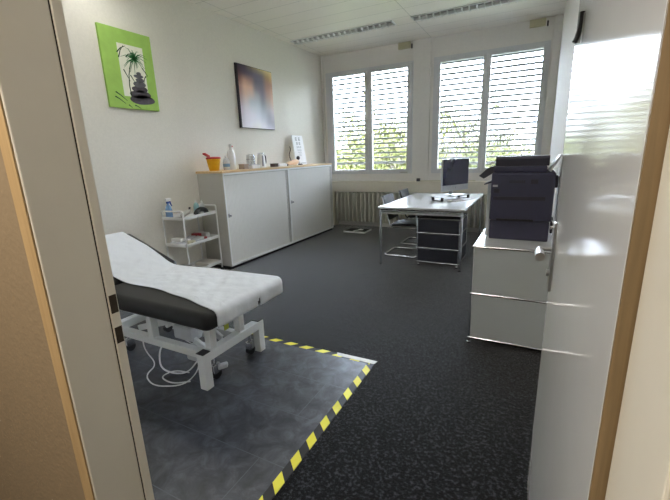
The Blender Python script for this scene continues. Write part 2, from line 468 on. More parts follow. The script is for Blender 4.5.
b = BM(); cyl(b, (HX-.02, yh, 1.125), (HX-.008, yh, 1.125), .006); struct('screw', b, M['chrome'], h, True)
d.rotation_euler = (0, 0, math.radians(1.85))
# coat hook on the door
yk = 1.34
hk = thing('coat_hook', 'small dark curved metal hook high on the open door, near its free edge', 'hook', (.074, yk, 1.69))
b = BM(); tube(b, rpath([(.0740, yk, 1.745), (.0745, yk, 1.72), (.072, yk, 1.70), (.067, yk, 1.678), (.062, yk, 1.67)], .01, 3), .0065, 8); obj('hook', b, M['black'], hk, True)
b = BM(); box(b, .0775, .0795, yk-.012, yk+.012, 1.67, 1.74, .0008); box(b, .072, .078, yk-.004, yk+.004, 1.70, 1.73); obj('mount', b, M['pgrey'], hk)

# ------------------------------------------------------------------ corridor behind the camera
CX0, CX1, CY0, CZ = -3.0, 1.6, -1.5, 2.6
struct('wall_corridor_1', box(BM(), CX0, OPL-.03, YC-.006, YC-.0005, 0, CZ), M['corr'])
struct('wall_corridor_2', box(BM(), OPR+.03, CX1, YC-.006, YC-.0005, 0, CZ), M['corr'])
struct('wall_corridor_3', box(BM(), OPL-.03, OPR+.03, YC-.006, YC-.0005, ZD+.05, CZ), M['corr'])
struct('wall_corridor_4', box(BM(), CX0, CX1, CY0-.1, CY0, 0, CZ), M['corr'])
struct('wall_corridor_5', box(BM(), CX0-.1, CX0, CY0, YC, 0, CZ), M['corr'])
struct('wall_corridor_6', box(BM(), CX1, CX1+.1, CY0, YC, 0, CZ), M['corr'])
struct('floor_corridor', box(BM(), CX0, CX1, CY0, YC-.001, -.1, 0), M['carpet'])
struct('ceiling_corridor', box(BM(), CX0, CX1, CY0, YC-.006, CZ, CZ+.1), M['ceil'])
lm = bpy.data.lights.new('corridor_fill', 'AREA'); lm.shape = 'RECTANGLE'; lm.size = 1.1; lm.size_y = .3
lm.energy = 24; lm.color = (1.0, .91, .79)
lo = bpy.data.objects.new('corridor_fill', lm); COL.objects.link(lo); lo.location = (-.95, -.55, CZ-.02)  # warm light added out of view for brightness, no fitting modelled

# ------------------------------------------------------------------ ceiling lights
FILL = 3.2  # power of each light in the added rear row
def louvre_light(X0, X1, lab, yA=5.68, yB=5.89, lit=False):
    r = thing('ceiling_light', lab, 'light', ((X0+X1)/2, (yA+yB)/2, ZC-.012), 'louvred ceiling lights along the window side')
    b = BM()
    box(b, X0, X1, yA, yA+.018, ZC-.012, ZC); box(b, X0, X1, yB-.018, yB, ZC-.012, ZC)
    box(b, X0, X0+.018, yA, yB, ZC-.012, ZC); box(b, X1-.018, X1, yA, yB, ZC-.012, ZC)
    obj('frame', b, M['white'], r)
    obj('reflector', box(BM(), X0+.018, X1-.018, yA+.018, yB-.018, ZC-.001, ZC-.0002), M['brushed'], r)
    n = int((X1-X0)/.095)
    b = BM()
    for k in range(1, n):
        x = X0+.018+(X1-X0-.036)*k/n
        prism(b, [(x-.006, ZC-.001), (x+.006, ZC-.001), (x+.003, ZC-.034), (x-.003, ZC-.034)], 'Y', yA+.018, yB-.018)
    box(b, X0+.018, X1-.018, (yA+yB)/2-.006, (yA+yB)/2+.006, ZC-.034, ZC-.002)
    obj('louvre', b, M['white'], r)
    if not lit: return r
    ld = bpy.data.lights.new('rear_fill', 'AREA'); ld.shape = 'RECTANGLE'; ld.size = X1-X0-.06; ld.size_y = .07  # only the added rear row shines, the window row stays unlit
    ld.energy = FILL if lit else .3; ld.color = (1.0, .97, .90)
    for yy in ((yA+yB)/2-.05, (yA+yB)/2+.05):
        lo_ = bpy.data.objects.new('rear_fill', ld); COL.objects.link(lo_); lo_.location = Vector(((X0+X1)/2, yy, ZC-.006))-r.location; lo_.parent = r
    return r
louvre_light(-3.72, -1.99, 'recessed louvred ceiling light above the left window')
louvre_light(-1.72, -.10, 'recessed louvred ceiling light above the right window')
louvre_light(-3.72, -1.99, 'added louvred fill light above the treatment couch, out of view', 2.26, 2.47, True)  # unseen second row, added to brighten the room
louvre_light(-1.72, -.10, 'added louvred fill light above the carpet inside the door, out of view', 2.26, 2.47, True)

# ------------------------------------------------------------------ radiators
def radiator(X0, X1, lab):
    r = thing('radiator', lab, 'radiator', ((X0+X1)/2, YB-.07, .09), 'ribbed radiators under the windows')
    b = BM(); n = round((X1-X0)/.085)
    for k in range(n):
        x = X0+.035+(X1-X0-.07)*k/(n-1)
        for yy in (YB-.135, YB-.06):
            pts = rpath([(x, yy, .105), (x, yy, .675)], 0)
            tube(b, [(x, yy, .10), (x, yy, .12), (x, yy, .65), (x, yy, .675)], [.016, .026, .026, .016], 10)
        bar(b, (x, YB-.14, .115), (x, YB-.05, .115), .03, .03); bar(b, (x, YB-.14, .66), (x, YB-.05, .66), .034, .03)
    obj('ribs', b, M['rad'], r, True)
    b = BM(); cyl(b, (X0, YB-.095, .115), (X1, YB-.095, .115), .014); cyl(b, (X0, YB-.095, .66), (X1, YB-.095, .66), .014)
    obj('manifold', b, M['rad'], r, True)
    for px in (X0+.02, X1-.02): obj('pipe', cyl(BM(), (px, YB-.085, .11), (px, YB-.085, .001), .01), M['rad'], r, True)
    return r
radiator(-3.53, -1.98, 'cream ribbed radiator under the left window')
radiator(-1.62, .02, 'cream ribbed radiator behind the desk, under the right window')
b = BM(); box(b, XL+.01, -3.56, YB-.14, YB-.005, 0, .69, .003); o = obj('radiator_side_panel', b, M['apron']); setp(o, 'cream panel closing the gap between radiator and left wall', 'panel')

# ------------------------------------------------------------------ vinyl mat and tapes
o = obj('vinyl_floor_mat', box(BM(), XL+.01, -.915, YF+.003, 2.125, 0, .004), M['vinyl']); setp(o, 'dark slate-look vinyl floor covering under the treatment couch', 'floor mat')
o = obj('hazard_tape', box(BM(), -.915, -.868, .505, 2.12, .0005, .0048), stripe_mat('hazard_stripes_y', 'Y', .0)); setp(o, 'black and yellow hazard tape along the right edge of the vinyl mat', 'tape')
o = obj('hazard_tape', box(BM(), -3.6, -.90, 2.125, 2.168, .0005, .0048), stripe_mat('hazard_stripes_x', 'X', .04)); setp(o, 'black and yellow hazard tape along the far edge of the vinyl mat', 'tape')
b = BM(); prism(b, [(-1.15, 2.136), (-.872, 2.134), (-.860, 2.176), (-1.17, 2.172)], 'Z', .005, .006); o = obj('clear_tape', b, M['tapew']); setp(o, 'strip of glossy clear tape over the corner of the hazard tape', 'tape')

# ------------------------------------------------------------------ examination couch
CO = (-2.2, 1.64, 0)
co = thing('treatment_couch', 'white steel treatment couch with black padding and raised head end', 'couch', CO)
PY0, PY1 = 1.295, 1.995
BX = -2.47; FX = -1.465; ZT, ZB = .598, .492
TA = math.radians(20)

def pad(bm, path, th, y0, y1, rc=.05):
    """path: list of (x,z) top centreline stations from A to B; rounded slab"""
    loops = []; k = len(path)
    seg = []
    P = [Vector((x, 0, z)) for x, z in path]
    tot = sum((P[i+1]-P[i]).length for i in range(k-1)); s = 0
    # stations with extra ones at ends for rounding
    dist = [0]
    for i in range(k-1): dist.append(dist[-1]+(P[i+1]-P[i]).length)
    def at(d):
        for i in range(k-1):
            if d <= dist[i+1]+1e-9:
                t = (d-dist[i])/(dist[i+1]-dist[i]); return P[i].lerp(P[i+1], t), (P[i+1]-P[i]).normalized()
        return P[-1], (P[-1]-P[-2]).normalized()
    ds = [rc*(1-math.cos(a*PI/2/6)) for a in range(7)]
    ds = ds + [rc+(tot-2*rc)*j/16 for j in range(1, 16)] + [tot-v for v in ds[::-1]]
    for d in ds:
        e = min(d, tot-d)
        q = 1 if e >= rc else math.sqrt(max(0, 1-((rc-e)/rc)**2))
        p, t = at(d); n = Vector((0, 0, 1)); n = Vector((-t.z, 0, t.x))
        if n.z < 0: n = -n
        inset = (1-q)*rc; zr = (1-q)*.03
        hw = (y1-y0)/2-inset; yc = (y0+y1)/2; tt = th/2-zr; c = p-n*(th/2)
        ring = []; rr = min(.034, tt*.95)
        for cx_, cz_, a0 in ((1, 1, 0), (-1, 1, 90), (-1, -1, 180), (1, -1, 270)):
            for j in range(5):
                a = math.radians(a0+j*22.5)
                ring.append(bm.verts.new(c+Vector((0, yc*1.0+cx_*(hw-rr)+rr*math.cos(a), 0))+n*(cz_*(tt-rr)+rr*math.sin(a))))
        loops.append(ring)
    for A, B in zip(loops, loops[1:]):
        m = len(A)
        for j in range(m): bm.faces.new((A[j], A[(j+1) % m], B[(j+1) % m], B[j]))
    bm.faces.new(loops[0][::-1]); bm.faces.new(loops[-1])
    return bm
HL = .64
hx, hz = BX-HL*math.cos(TA), ZT+HL*math.sin(TA)
obj('seat_pad', pad(BM(), [(BX+.004, ZT), (FX, ZT)], ZT-ZB, PY0, PY1), M['leather'], co, True)
obj('head_pad', pad(BM(), [(hx, hz), (BX-.004, ZT+.001)], ZT-ZB, PY0, PY1), M['leather'], co, True)
# upper frame
b = BM()
for yy in (1.40, 1.89): box(b, BX+.03, FX-.13, yy-.02, yy+.02, ZB-.045, ZB-.003, .003)
for xx in (BX+.06, FX-.16): box(b, xx-.02, xx+.02, 1.42, 1.87, ZB-.044, ZB-.004, .003)
obj('upper_frame', b, M['white'], co)
for yy in (1.45, 1.84): obj('head_support', bar(BM(), (BX-.02, yy, ZB-.03), (hx+.12, yy, hz-.135), .03, .03), M['white'], co)
# lower frame
b = BM()
for yy in (1.475, 1.76): box(b, -2.66, -1.74, yy-.025, yy+.025, .20, .25, .004)
obj('base_frame', b, M['white'], co)
for xx, nm in ((-1.715, 'foot_bar'), (-2.655, 'foot_bar')):
    b = BM(); box(b, xx-.03, xx+.03, 1.425, 2.005, .185, .245, .004)
    fb = obj(nm, b, M['white'], co)
    for yy in (1.455, 1.975):
        obj('leg', box(BM(), xx-.029, xx+.029, yy-.029, yy+.029, .004, .19, .004), M['white'], co)
        b = BM(); box(b, xx-.031, xx+.031, yy-.031, yy+.031, .2455, .251, .002); obj('end_cap', b, M['black'], fb)
# uprights
for xx, yy in ((-2.19, 1.475), (-1.72, 1.53), (-1.72, 1.79), (-2.19, 1.76)):
    obj('upright', box(BM(), xx-.025, xx+.025, yy-.025, yy+.025, .245, ZB-.004, .003), M['white'], co)
# scissor lift arms and actuator
b = BM()
for yy in (1.55, 1.70):
    bar(b, (-2.45, yy, .23), (-1.85, yy, .43), .022, .04, bev=.003); bar(b, (-2.30, yy, .45), (-1.80, yy, .21), .022, .04, bev=.003)
cyl(b, (-2.08, 1.5, .335), (-2.08, 1.74, .335), .014)
obj('lift_arm', b, M['white'], co)
b = BM(); cyl(b, (-2.32, 1.62, .43), (-1.98, 1.62, .30), .026); cyl(b, (-1.98, 1.62, .30), (-1.82, 1.62, .235), .013)
ac = obj('actuator', b, M['pgrey'], co, True)
b = BM(); box(b, -2.05, -1.88, 1.52, 1.62, .245, .34, .012); obj('motor_housing', b, M['pgrey'], ac, True)
b = BM(); box(b, -2.02, -1.88, 1.57, 1.68, .065, .165, .014); obj('control_box', b, M['pgrey'], co, True)
b = BM(); box(b, -1.76, -1.757, 1.69, 1.73, .28, .315); obj('sticker', b, M['sticker'], co)
# castors
for xx, yy in ((-1.74, 1.56), (-1.74, 1.90), (-2.62, 1.56), (-2.62, 1.90)):
    b = BM(); tube(b, rpath([(xx, yy, .185), (xx, yy, .12), (xx, yy, .075)], .01), .011); box(b, xx-.018, xx+.018, yy-.032, yy+.032, .045, .11, .008)
    cs = obj('castor', b, M['chrome'], co, True)
    obj('wheel', cyl(BM(), (xx-.014, yy, .041), (xx+.014, yy, .041), .036, 18), M['black'], cs, True)
# foot pedal
b = BM(); bar(b, (-1.80, 1.53, .06), (-1.69, 1.62, .085), .045, .03, bev=.01); obj('pedal', b, M['pgrey'], co, True)
# cables
b = BM(); tube(b, rpath([(-2.32, 1.475, .21), (-2.31, 1.47, .12), (-2.24, 1.50, .012), (-2.20, 1.37, .012), (-2.03, 1.31, .012), (-1.86, 1.40, .012), (-1.90, 1.55, .014), (-1.93, 1.60, .08)], .08, 6), .0045, 6); obj('cable', b, M['plast'], co, True)
b = BM(); tube(b, rpath([(-2.12, 1.475, .2), (-2.13, 1.45, .15), (-2.11, 1.43, .05), (-2.02, 1.47, .012), (-1.93, 1.50, .03), (-1.92, 1.58, .08)], .05, 6), .0055, 6); obj('cable', b, M['plast'], co, True)
b = BM(); tube(b, rpath([(-1.99, 1.62, .16), (-2.08, 1.60, .20), (-2.05, 1.58, .26)], .05, 6), .003, 6); obj('cable', b, M['plast'], co, True)
b = BM(); tube(b, rpath([(-1.86, 1.45, .012), (-1.95, 1.38, .012), (-2.09, 1.40, .012), (-2.07, 1.50, .012), (-1.95, 1.52, .012)], .06, 6), .0045, 6); obj('cable', b, M['plast'], co, True)

# paper/cotton sheet draped on the couch
def sheet():
    bm = BM(); top = []
    # path stations along x (top surface), from the head end to the foot end and down
    def path(s):
        # s: metres from head end
        e = .006
        Lh = HL
        if s < .0: # hangs behind head
            return Vector((hx-.012, 0, hz+s-.0)), Vector((-1, 0, 0))
        sm = .10
        th0 = TA
        if s < Lh-sm:
            return Vector((hx+s*math.cos(TA), 0, hz-s*math.sin(TA))), Vector((math.sin(TA), 0, math.cos(TA)))
        if s < Lh+sm:
            t = (s-(Lh-sm))/(2*sm)
            A = Vector((BX-sm*math.cos(TA), 0, ZT+sm*math.sin(TA))); B = Vector((BX, 0, ZT)); C = Vector((BX+sm, 0, ZT))
            p = A*(1-t)**2+B*2*t*(1-t)+C*t*t; a = TA*(1-t)
            return p, Vector((math.sin(a), 0, math.cos(a)))
        flat = FX-.035-(BX)
        if s < Lh+flat:
            return Vector((BX+(s-Lh), 0, ZT)), Vector((0, 0, 1))
        q = s-Lh-flat; arc = .035*PI/2
        if q < arc:
            a = q/.035
            return Vector((FX-.035+.035*math.sin(a), 0, ZT-.035+.035*math.cos(a))), Vector((math.sin(a), 0, math.cos(a)))
        return Vector((FX, 0, ZT-.035-(q-arc))), Vector((1, 0, 0))
    Ltot = HL+(FX-.035-BX)+.035*PI/2+.062
    NS, NY = 110, 60; grid = []
    for i in range(NS+1):
        s = -.03+(Ltot+.03)*i/NS
        p, n = path(s)
        x = p.x
        # near edge of the sheet wanders
        ye = 1.475 if x < -2.3 else (1.475-(x+2.3)*.03 if x < -2.0 else 1.466-(x+2.0)*.20)
        ye = max(ye, 1.355)+.006*math.sin(x*17)
        yf = 1.945-.03*max(0, 1-abs(x+2.45)/.35)+.006*math.sin(x*9+1) if x < -1.9 else 1.955+(x+1.9)*.05
        if x > FX-.05: ye = 1.36
        row = []
        for j in range(NY+1):
            y = ye+(yf-ye)*j/NY
            w = noise.noise(Vector((x*9+y*5, y*4, 3.1)))*.006+noise.noise(Vector((x*22, y*16, 7.7)))*.004+noise.noise(Vector((x*50, y*30, 1.7)))*.0015
            edge = min(1, min(j, NY-j)/5)
            dd = .006+max(-.0045, w*edge)
            z_extra = 0
            if n.x > .9 and s > Ltot-.05: dd += .003*math.sin(y*40)
            # rounded plan corners at the foot: sheet follows the pad inwards
            v = p+n*dd
            if x > FX-.06:
                for yc, sg in ((PY0+.05, -1), (PY1-.05, 1)):
                    t = (y-yc)*sg
                    if t > 0: v.x -= .05-math.sqrt(max(0, .05**2-t*t))
            row.append(bm.verts.new((v.x, y, v.z)))
        grid.append(row)
    for i in range(NS):
        for j in range(NY):
            s = i/NS
            # small slit torn in the hem at the foot
            if (i > NS-3 and j in (33, 34)) or (i == NS-3 and j == 34): continue
            bm.faces.new((grid[i][j], grid[i+1][j], grid[i+1][j+1], grid[i][j+1]))
    return bm
o = obj('couch_sheet', sheet(), M['sheet'], None, True); setp(o, 'white wrinkled sheet spread over the black treatment couch', 'sheet')
md = o.modifiers.new('thickness', 'SOLIDIFY'); md.thickness = .0015; md.offset = 1

# ------------------------------------------------------------------ tambour cabinets and worktop
CXF = -3.37
def cabinet(Y0, Y1, lab):
    r = thing('tambour_cabinet', lab, 'cabinet', ((XL+CXF)/2, (Y0+Y1)/2, 0), 'grey tambour cabinets along the left wall')
    b = BM()
    box(b, XL+.01, CXF, Y0, Y0+.02, .045, 1.222, .002); box(b, XL+.01, CXF, Y1-.02, Y1, .045, 1.222, .002)
    box(b, XL+.01, CXF, Y0+.02, Y1-.02, .045, .075); box(b, XL+.01, CXF, Y0+.02, Y1-.02, 1.19, 1.222); box(b, XL+.01, XL+.03, Y0+.02, Y1-.02, .075, 1.19)
    obj('body', b, M['cab_side'], r)
    obj('plinth', box(BM(), XL+.03, CXF-.03, Y0+.005, Y1-.005, 0, .045), M['dark'], r)
    b = BM(); box(b, CXF-.002, CXF+.006, Y0, Y1, .045, .075, .002); box(b, CXF-.002, CXF+.005, Y0, Y0+.018, .075, 1.222); box(b, CXF-.002, CXF+.005, Y1-.018, Y1, .075, 1.222); box(b, CXF-.002, CXF+.005, Y0+.018, Y1-.018, 1.20, 1.222)
    obj('front_frame', b, M['plast'], r)
    b = BM(); n = int((Y1-Y0-.10)/.0235); yA = Y0+.02
    w = (Y1-.075-yA)/n
    for k in range(n):
        y = yA+k*w; prism(b, [(CXF-.012, y), (CXF-.0055, y+.0008), (CXF-.005, y+w/2), (CXF-.0055, y+w-.0008), (CXF-.012, y+w)], 'Z', .075, 1.20)
    t = obj('tambour_door', b, M['cab'], r)
    b = BM()
    box(b, CXF-.016, CXF-.010, Y1-.080, Y1-.018, .075, 1.20); obj('guide_recess', b, M['anthracite'], r)
    for k in range(3): y = Y1-.074+k*.021; obj('guide_strip', box(BM(), CXF-.010, CXF-.006, y, y+.010, .075, 1.20), M['cab'], r)
    b = BM(); yk = Y0+.045; cyl(b, (CXF-.006, yk, .70), (CXF+.028, yk, .70), .007); ball(b, (CXF+.03, yk, .70), .012)
    box(b, CXF-.004, CXF+.004, yk-.012, yk+.012, .675, .725, .002)
    obj('lock_knob', b, M['brushed'], t, True)
    return r
cabinet(3.49, 4.885, 'grey tambour cabinet standing beside the white trolley')
cabinet(4.89, 6.285, 'grey tambour cabinet at the window end, right of its twin')
o = obj('worktop', box(BM(), XL+.008, CXF+.012, 3.475, 6.30, 1.2225, 1.25, .003), M['top']); setp(o, 'long pale beech worktop lying across both grey cabinets', 'worktop')

# ---- things on the worktop
ZW = 1.2505
t = thing('sharps_container', 'yellow sharps container with a red lid at the left end of the worktop', 'container', (-3.60, 3.60, ZW))
b = BM(); lathe(b, -3.60, 3.60, [(.058, ZW), (.062, ZW+.004), (.085, ZW+.13), (.088, ZW+.145)], 20); obj('tub', b, M['yellow'], t, True)
b = BM(); lathe(b, -3.60, 3.60, [(.090, ZW+.1455), (.092, ZW+.16), (.080, ZW+.168), (.04, ZW+.172)], 20); l_ = obj('lid', b, M['red'], t, True)
b = BM(); obox(b, (-3.625, 3.515, ZW+.195), .05, .085, .02, Matrix.Rotation(math.radians(-25), 3, 'X'), .006); obj('lid_flap', b, M['red'], l_, True)

def squeeze(name, lab, x, y, h, r, m, capm, z=ZW, cat='bottle', band=None, group=None):
    t = thing(name, lab, cat, (x, y, z), group)
    b = BM(); lathe(b, x, y, [(r*.9, z), (r, z+h*.04), (r, z+h*.55), (r*.72, z+h*.74), (r*.32, z+h*.80), (r*.32, z+h*.83)], 16); obj('body', b, m, t, True)
    b = BM(); lathe(b, x, y, [(r*.38, z+h*.83), (r*.38, z+h*.92), (r*.16, z+h*.94), (r*.12, z+h)], 12); obj('cap', b, capm, t, True)
    if band:
        b = BM(); lathe(b, x, y, [(r*1.012, z+h*.22), (r*1.015, z+h*.23), (r*1.015, z+h*.42), (r*1.012, z+h*.43)], 16); obj('label', b, band, t, True)
    return t
squeeze('bottle', 'small clear-white bottle with a blue print between sharps container and tall bottle', -3.56, 3.78, .19, .042, M['film'], M['plast'], band=M['bluet'])
# tall white bottle with handle
t = thing('disinfectant_bottle', 'tall white plastic bottle with sloping shoulders on the worktop', 'bottle', (-3.60, 3.93, ZW))
b = BM(); y = 3.93; x = -3.60
lathe(b, x, y, [(.055, ZW), (.06, ZW+.01), (.06, ZW+.13), (.052, ZW+.20), (.032, ZW+.255), (.022, ZW+.275), (.022, ZW+.285)], 18, .75, 1.05); bd = obj('body', b, M['plast'], t, True)
b = BM(); lathe(b, x, y, [(.025, ZW+.285), (.026, ZW+.31), (.02, ZW+.325)], 14); obj('cap', b, M['plast'], t, True)
b = BM(); tube(b, rpath([(x, y-.03, ZW+.25), (x, y-.06, ZW+.23), (x, y-.062, ZW+.16), (x, y-.045, ZW+.12)], .02, 4), .009); obj('grip', b, M['plast'], bd, True)
b = BM(); box(b, x+.020, x+.026, y-.006, y+.010, ZW+.288, ZW+.306); obj('nozzle', b, M['red'], bd)

def carton(name, lab, x0, x1, y0, y1, h, m, cat='box', lidm=None, z=ZW, rot=0, group=None):
    t = thing(name, lab, cat, ((x0+x1)/2, (y0+y1)/2, z), group)
    obj('carton', box(BM(), x0, x1, y0, y1, z, z+h*.82, .002), m, t)
    obj('lid', box(BM(), x0-.002, x1+.002, y0-.002, y1+.002, z+h*.82, z+h, .002), lidm or m, t)
    t.rotation_euler.z = rot
    return t
carton('box', 'small tan cardboard box beside the tall white bottle', -3.60, -3.50, 4.05, 4.14, .065, M['tan'])
carton('box', 'low white box in front of the chrome towel dispenser', -3.56, -3.46, 4.17, 4.34, .05, M['plast'], lidm=M['film'])
# chrome dispenser pair
t = thing('steel_canister', 'polished steel canister with rounded top standing left of the white jug', 'canister', (-3.62, 4.36, ZW))
b = BM(); lathe(b, -3.64, 4.36, [(.058, ZW), (.062, ZW+.004), (.062, ZW+.165), (.056, ZW+.185), (.03, ZW+.195)], 24); obj('body', b, M['chrome'], t, True)
b = BM(); lathe(b, -3.64, 4.36, [(.0635, ZW+.12), (.0635, ZW+.125)], 24); obj('rim', b, M['brushed'], t, True)
t = thing('electric_kettle', 'white and chrome jug with a dark handle on the worktop', 'kettle', (-3.58, 4.52, ZW))
b = BM(); lathe(b, -3.58, 4.52, [(.065, ZW), (.066, ZW+.01), (.058, ZW+.14), (.05, ZW+.19)], 20); obj('body', b, M['plast'], t, True)
b = BM(); lathe(b, -3.58, 4.52, [(.051, ZW+.1905), (.045, ZW+.205), (.02, ZW+.212)], 20); obj('lid', b, M['chrome'], t, True)
b = BM(); tube(b, rpath([(-3.58, 4.57, ZW+.18), (-3.58, 4.625, ZW+.17), (-3.58, 4.63, ZW+.06), (-3.58, 4.585, ZW+.04)], .03, 4), .009); obj('handle', b, M['black'], t, True)
b = BM(); prism(b, [(4.475, ZW+.02), (4.50, ZW+.02), (4.495, ZW+.17), (4.480, ZW+.17)], 'X', -3.53, -3.517); obj('gauge_strip', b, M['ink'], t)
carton('box', 'small dark brown box right of the white jug', -3.56, -3.48, 4.70, 4.80, .05, M['brown'])
carton('box', 'flat white box between dark brown box and the anatomical hand', -3.58, -3.48, 4.83, 5.03, .035, M['plast'], lidm=M['paper'])
# peach foot model, lying
t = thing('foot_model', 'peach coloured foot model lying on the worktop before the eye chart', 'model', (-3.52, 5.26, ZW))
b = BM(); tube(b, [(-3.54, 5.10, ZW+.028), (-3.53, 5.16, ZW+.036), (-3.53, 5.25, ZW+.045), (-3.53, 5.34, ZW+.055), (-3.54, 5.40, ZW+.055), (-3.54, 5.43, ZW+.05)], [.018, .03, .036, .044, .040, .022], 14); obj('foot', b, M['skin'], t, True)
b = BM()
for k in range(5): ball(b, (-3.575+k*.021, 5.085-abs(k-1)*-.006, ZW+.02), .0115+.004*(k == 4))
obj('toe', b, M['skin'], t, True)
b = BM(); lathe(b, -3.52, 5.08, [(.022, ZW), (.024, ZW+.02), (.02, ZW+.035)], 12); o2 = obj('jar', b, M['brown']); setp(o2, 'small brown jar lying at the toes of the peach foot model', 'jar')
# spine / snake stick
t = thing('spine_model', 'slim dark curved spine model standing behind the peach foot model', 'model', (-3.66, 5.40, ZW))
b = BM(); pts = [(-3.66+.0*k, 5.39+.022*math.sin(k*.9), ZW+.02+k*.028) for k in range(11)]; tube(b, pts, .006, 8)
for k, p in enumerate(pts[1:]): ball(b, p, .0095, 8, (1, 1, .6))
obj('column', b, M['anthracite'], t, True)
b = BM(); lathe(b, -3.66, 5.39, [(.04, ZW), (.04, ZW+.012), (.012, ZW+.02)], 16); obj('base', b, M['plast'], t, True)
# black clip lamp thing
t = thing('desk_webcam', 'small round black device on a white foot left of the eye chart', 'device', (-3.60, 5.60, ZW))
b = BM(); ball(b, (-3.60, 5.54, ZW+.115), .036, 14, (.8, 1, .95)); obj('head', b, M['black'], t, True)
b = BM(); tube(b, rpath([(-3.60, 5.55, ZW+.085), (-3.60, 5.58, ZW+.05), (-3.60, 5.60, ZW+.012)], .02), .007); obj('stem', b, M['plast'], t, True)
b = BM(); lathe(b, -3.60, 5.60, [(.04, ZW), (.04, ZW+.008), (.02, ZW+.018)], 16); obj('foot', b, M['black'], t, True)
# eye chart leaning
t = thing('eye_chart', 'white test chart leaning on the wall at the window end of the worktop', 'chart', (-3.70, 5.76, ZW))
Rc = Matrix.Rotation(math.radians(-9), 3, 'Y')
def leaned(u, v, w):    # u along Y, v up the board, w out of its face
    o_ = Vector((-3.68, 5.60, ZW)); return o_+Vector((w, u, 0))+Vector((-math.sin(math.radians(9))*v, 0, math.cos(math.radians(9))*v))
def quad3(bm, u0, u1, v0, v1, w0, w1):
    vs = [bm.verts.new(leaned(u, v, w)) for w in (w0, w1) for u, v in ((u0, v0), (u1, v0), (u1, v1), (u0, v1))]
    for f in ((0, 1, 2, 3), (7, 6, 5, 4), (0, 4, 5, 1), (1, 5, 6, 2), (2, 6, 7, 3), (3, 7, 4, 0)): bm.faces.new([vs[i] for i in f])
b = BM(); quad3(b, 0, .33, 0, .50, .002, .010); obj('board', b, M['paper'], t)
b = BM(); random.seed(3)
for r_, (v, n, s) in enumerate(((.41, 2, .055), (.34, 2, .045), (.285, 3, .03), (.24, 4, .02), (.205, 5, .013), (.175, 6, .01), (.15, 7, .008))):
    for k in range(n):
        b = BM(); uc = .165+(k-(n-1)/2)*s*1.75
        # an E-like optotype: spine and three arms
        quad3(b, uc-s*.5, uc-s*.3, v, v+s, .0102, .0108)
        for a in (0, .4, .8): quad3(b, uc-s*.3, uc+s*.5, v+s*a, v+s*(a+.2), .0102, .0108)
        obj('optotype', b, M['ink'], t)
b = BM(); quad3(b, .05, .09, 0, .08, .0102, .012); quad3(b, .13, .30, .02, .03, .0102, .0108); obj('footer_print', b, M['ink'], t)

# ------------------------------------------------------------------ wall pictures
t = thing('canvas_picture', 'green canvas with a palm over stacked dark stones on the left wall', 'picture', (XL+.02, 2.78, 1.93))
Y0, Y1, Z0, Z1 = 2.49, 3.055, 1.93, 2.68; xf = XL+.028
green = mat('green_canvas', (164,205,100), .75, var=.10, vscale=9, bump=.2, bscale=500)
cpan = mat('ivory_paint', (236,236,220), .8, var=.05, vscale=20)
stone = mat('slate_grey_paint', (84,80,88), .8, var=.25, vscale=30)
stone2 = mat('mid_grey_paint', (108,108,114), .8, var=.2, vscale=30)
leafp = mat('dark_green_paint', (38,74,38), .8, var=.2, vscale=40); leafg = mat('palm_green_paint', (46,120,60), .8, var=.2, vscale=40)
obj('canvas', box(BM(), XL+.001, xf, Y0, Y1, Z0, Z1, .003), green, t)
def pu(u, v): return (Y0+u*(Y1-Y0), Z0+v*(Z1-Z0))
b = BM(); prism(b, [pu(.30, .16), pu(.80, .16), pu(.80, .82), pu(.30, .82)], 'X', xf, xf+.0006); obj('panel', b, cpan, t)
def ell(b, cu, cv, ru, rv, lo, hi, tilt=0, n=20):
    pts = []
    for k in range(n):
        a = 2*PI*k/n; du = ru*math.cos(a); dv = rv*math.sin(a)*(1+.1*math.sin(2*a))
        pts.append(pu(cu+du, cv+dv+tilt*du))
    prism(b, pts, 'X', lo, hi)
b = BM()
for cu, cv, ru, rv in ((.66, .13, .26, .062), (.63, .20, .22, .055), (.63, .27, .165, .045)): ell(b, cu, cv, ru, rv, xf+.0006, xf+.0014)
obj('painted_stones', b, stone, t)
b = BM()
for cu, cv, ru, rv in ((.64, .335, .13, .042), (.66, .39, .09, .03), (.64, .44, .10, .024), (.65, .475, .05, .022)): ell(b, cu, cv, ru, rv, xf+.0006, xf+.0016)
obj('painted_stones', b, stone2, t)
def stroke(b, pts, w0, w1, lo, hi):
    P = [Vector((*pu(u, v),)) for u, v in pts]; L_, R_ = [], []
    for i, p in enumerate(P):
        d_ = (P[min(i+1, len(P)-1)]-P[max(i-1, 0)]).normalized(); nn = Vector((-d_.y, d_.x)); f = i/(len(P)-1); w = w0+(w1-w0)*f
        if 0 < i < len(P)-1 or w > 0: L_.append(p+nn*w/2); R_.append(p-nn*w/2)
    prism(b, [tuple(q) for q in L_+R_[::-1]], 'X', lo, hi)
b = BM()
stroke(b, [(.44, .16), (.43, .30), (.45, .44), (.52, .60), (.56, .66)], .012, .007, xf+.0006, xf+.0018)
obj('painted_trunk', b, leafp, t)
b = BM(); random.seed(5)
for k in range(26):
    a = 2*PI*k/26+random.uniform(-.1, .1); ln = random.uniform(.10, .24); c = (.60, .665)
    stroke(b, [c, (c[0]+math.cos(a)*ln*.6*1.2, c[1]+math.sin(a)*ln*.5+.01), (c[0]+math.cos(a)*ln*1.2, c[1]+math.sin(a)*ln*.75-.03)], .010, .002, xf+.0006, xf+.0020)
obj('painted_fronds', b, leafg, t)
b = BM()
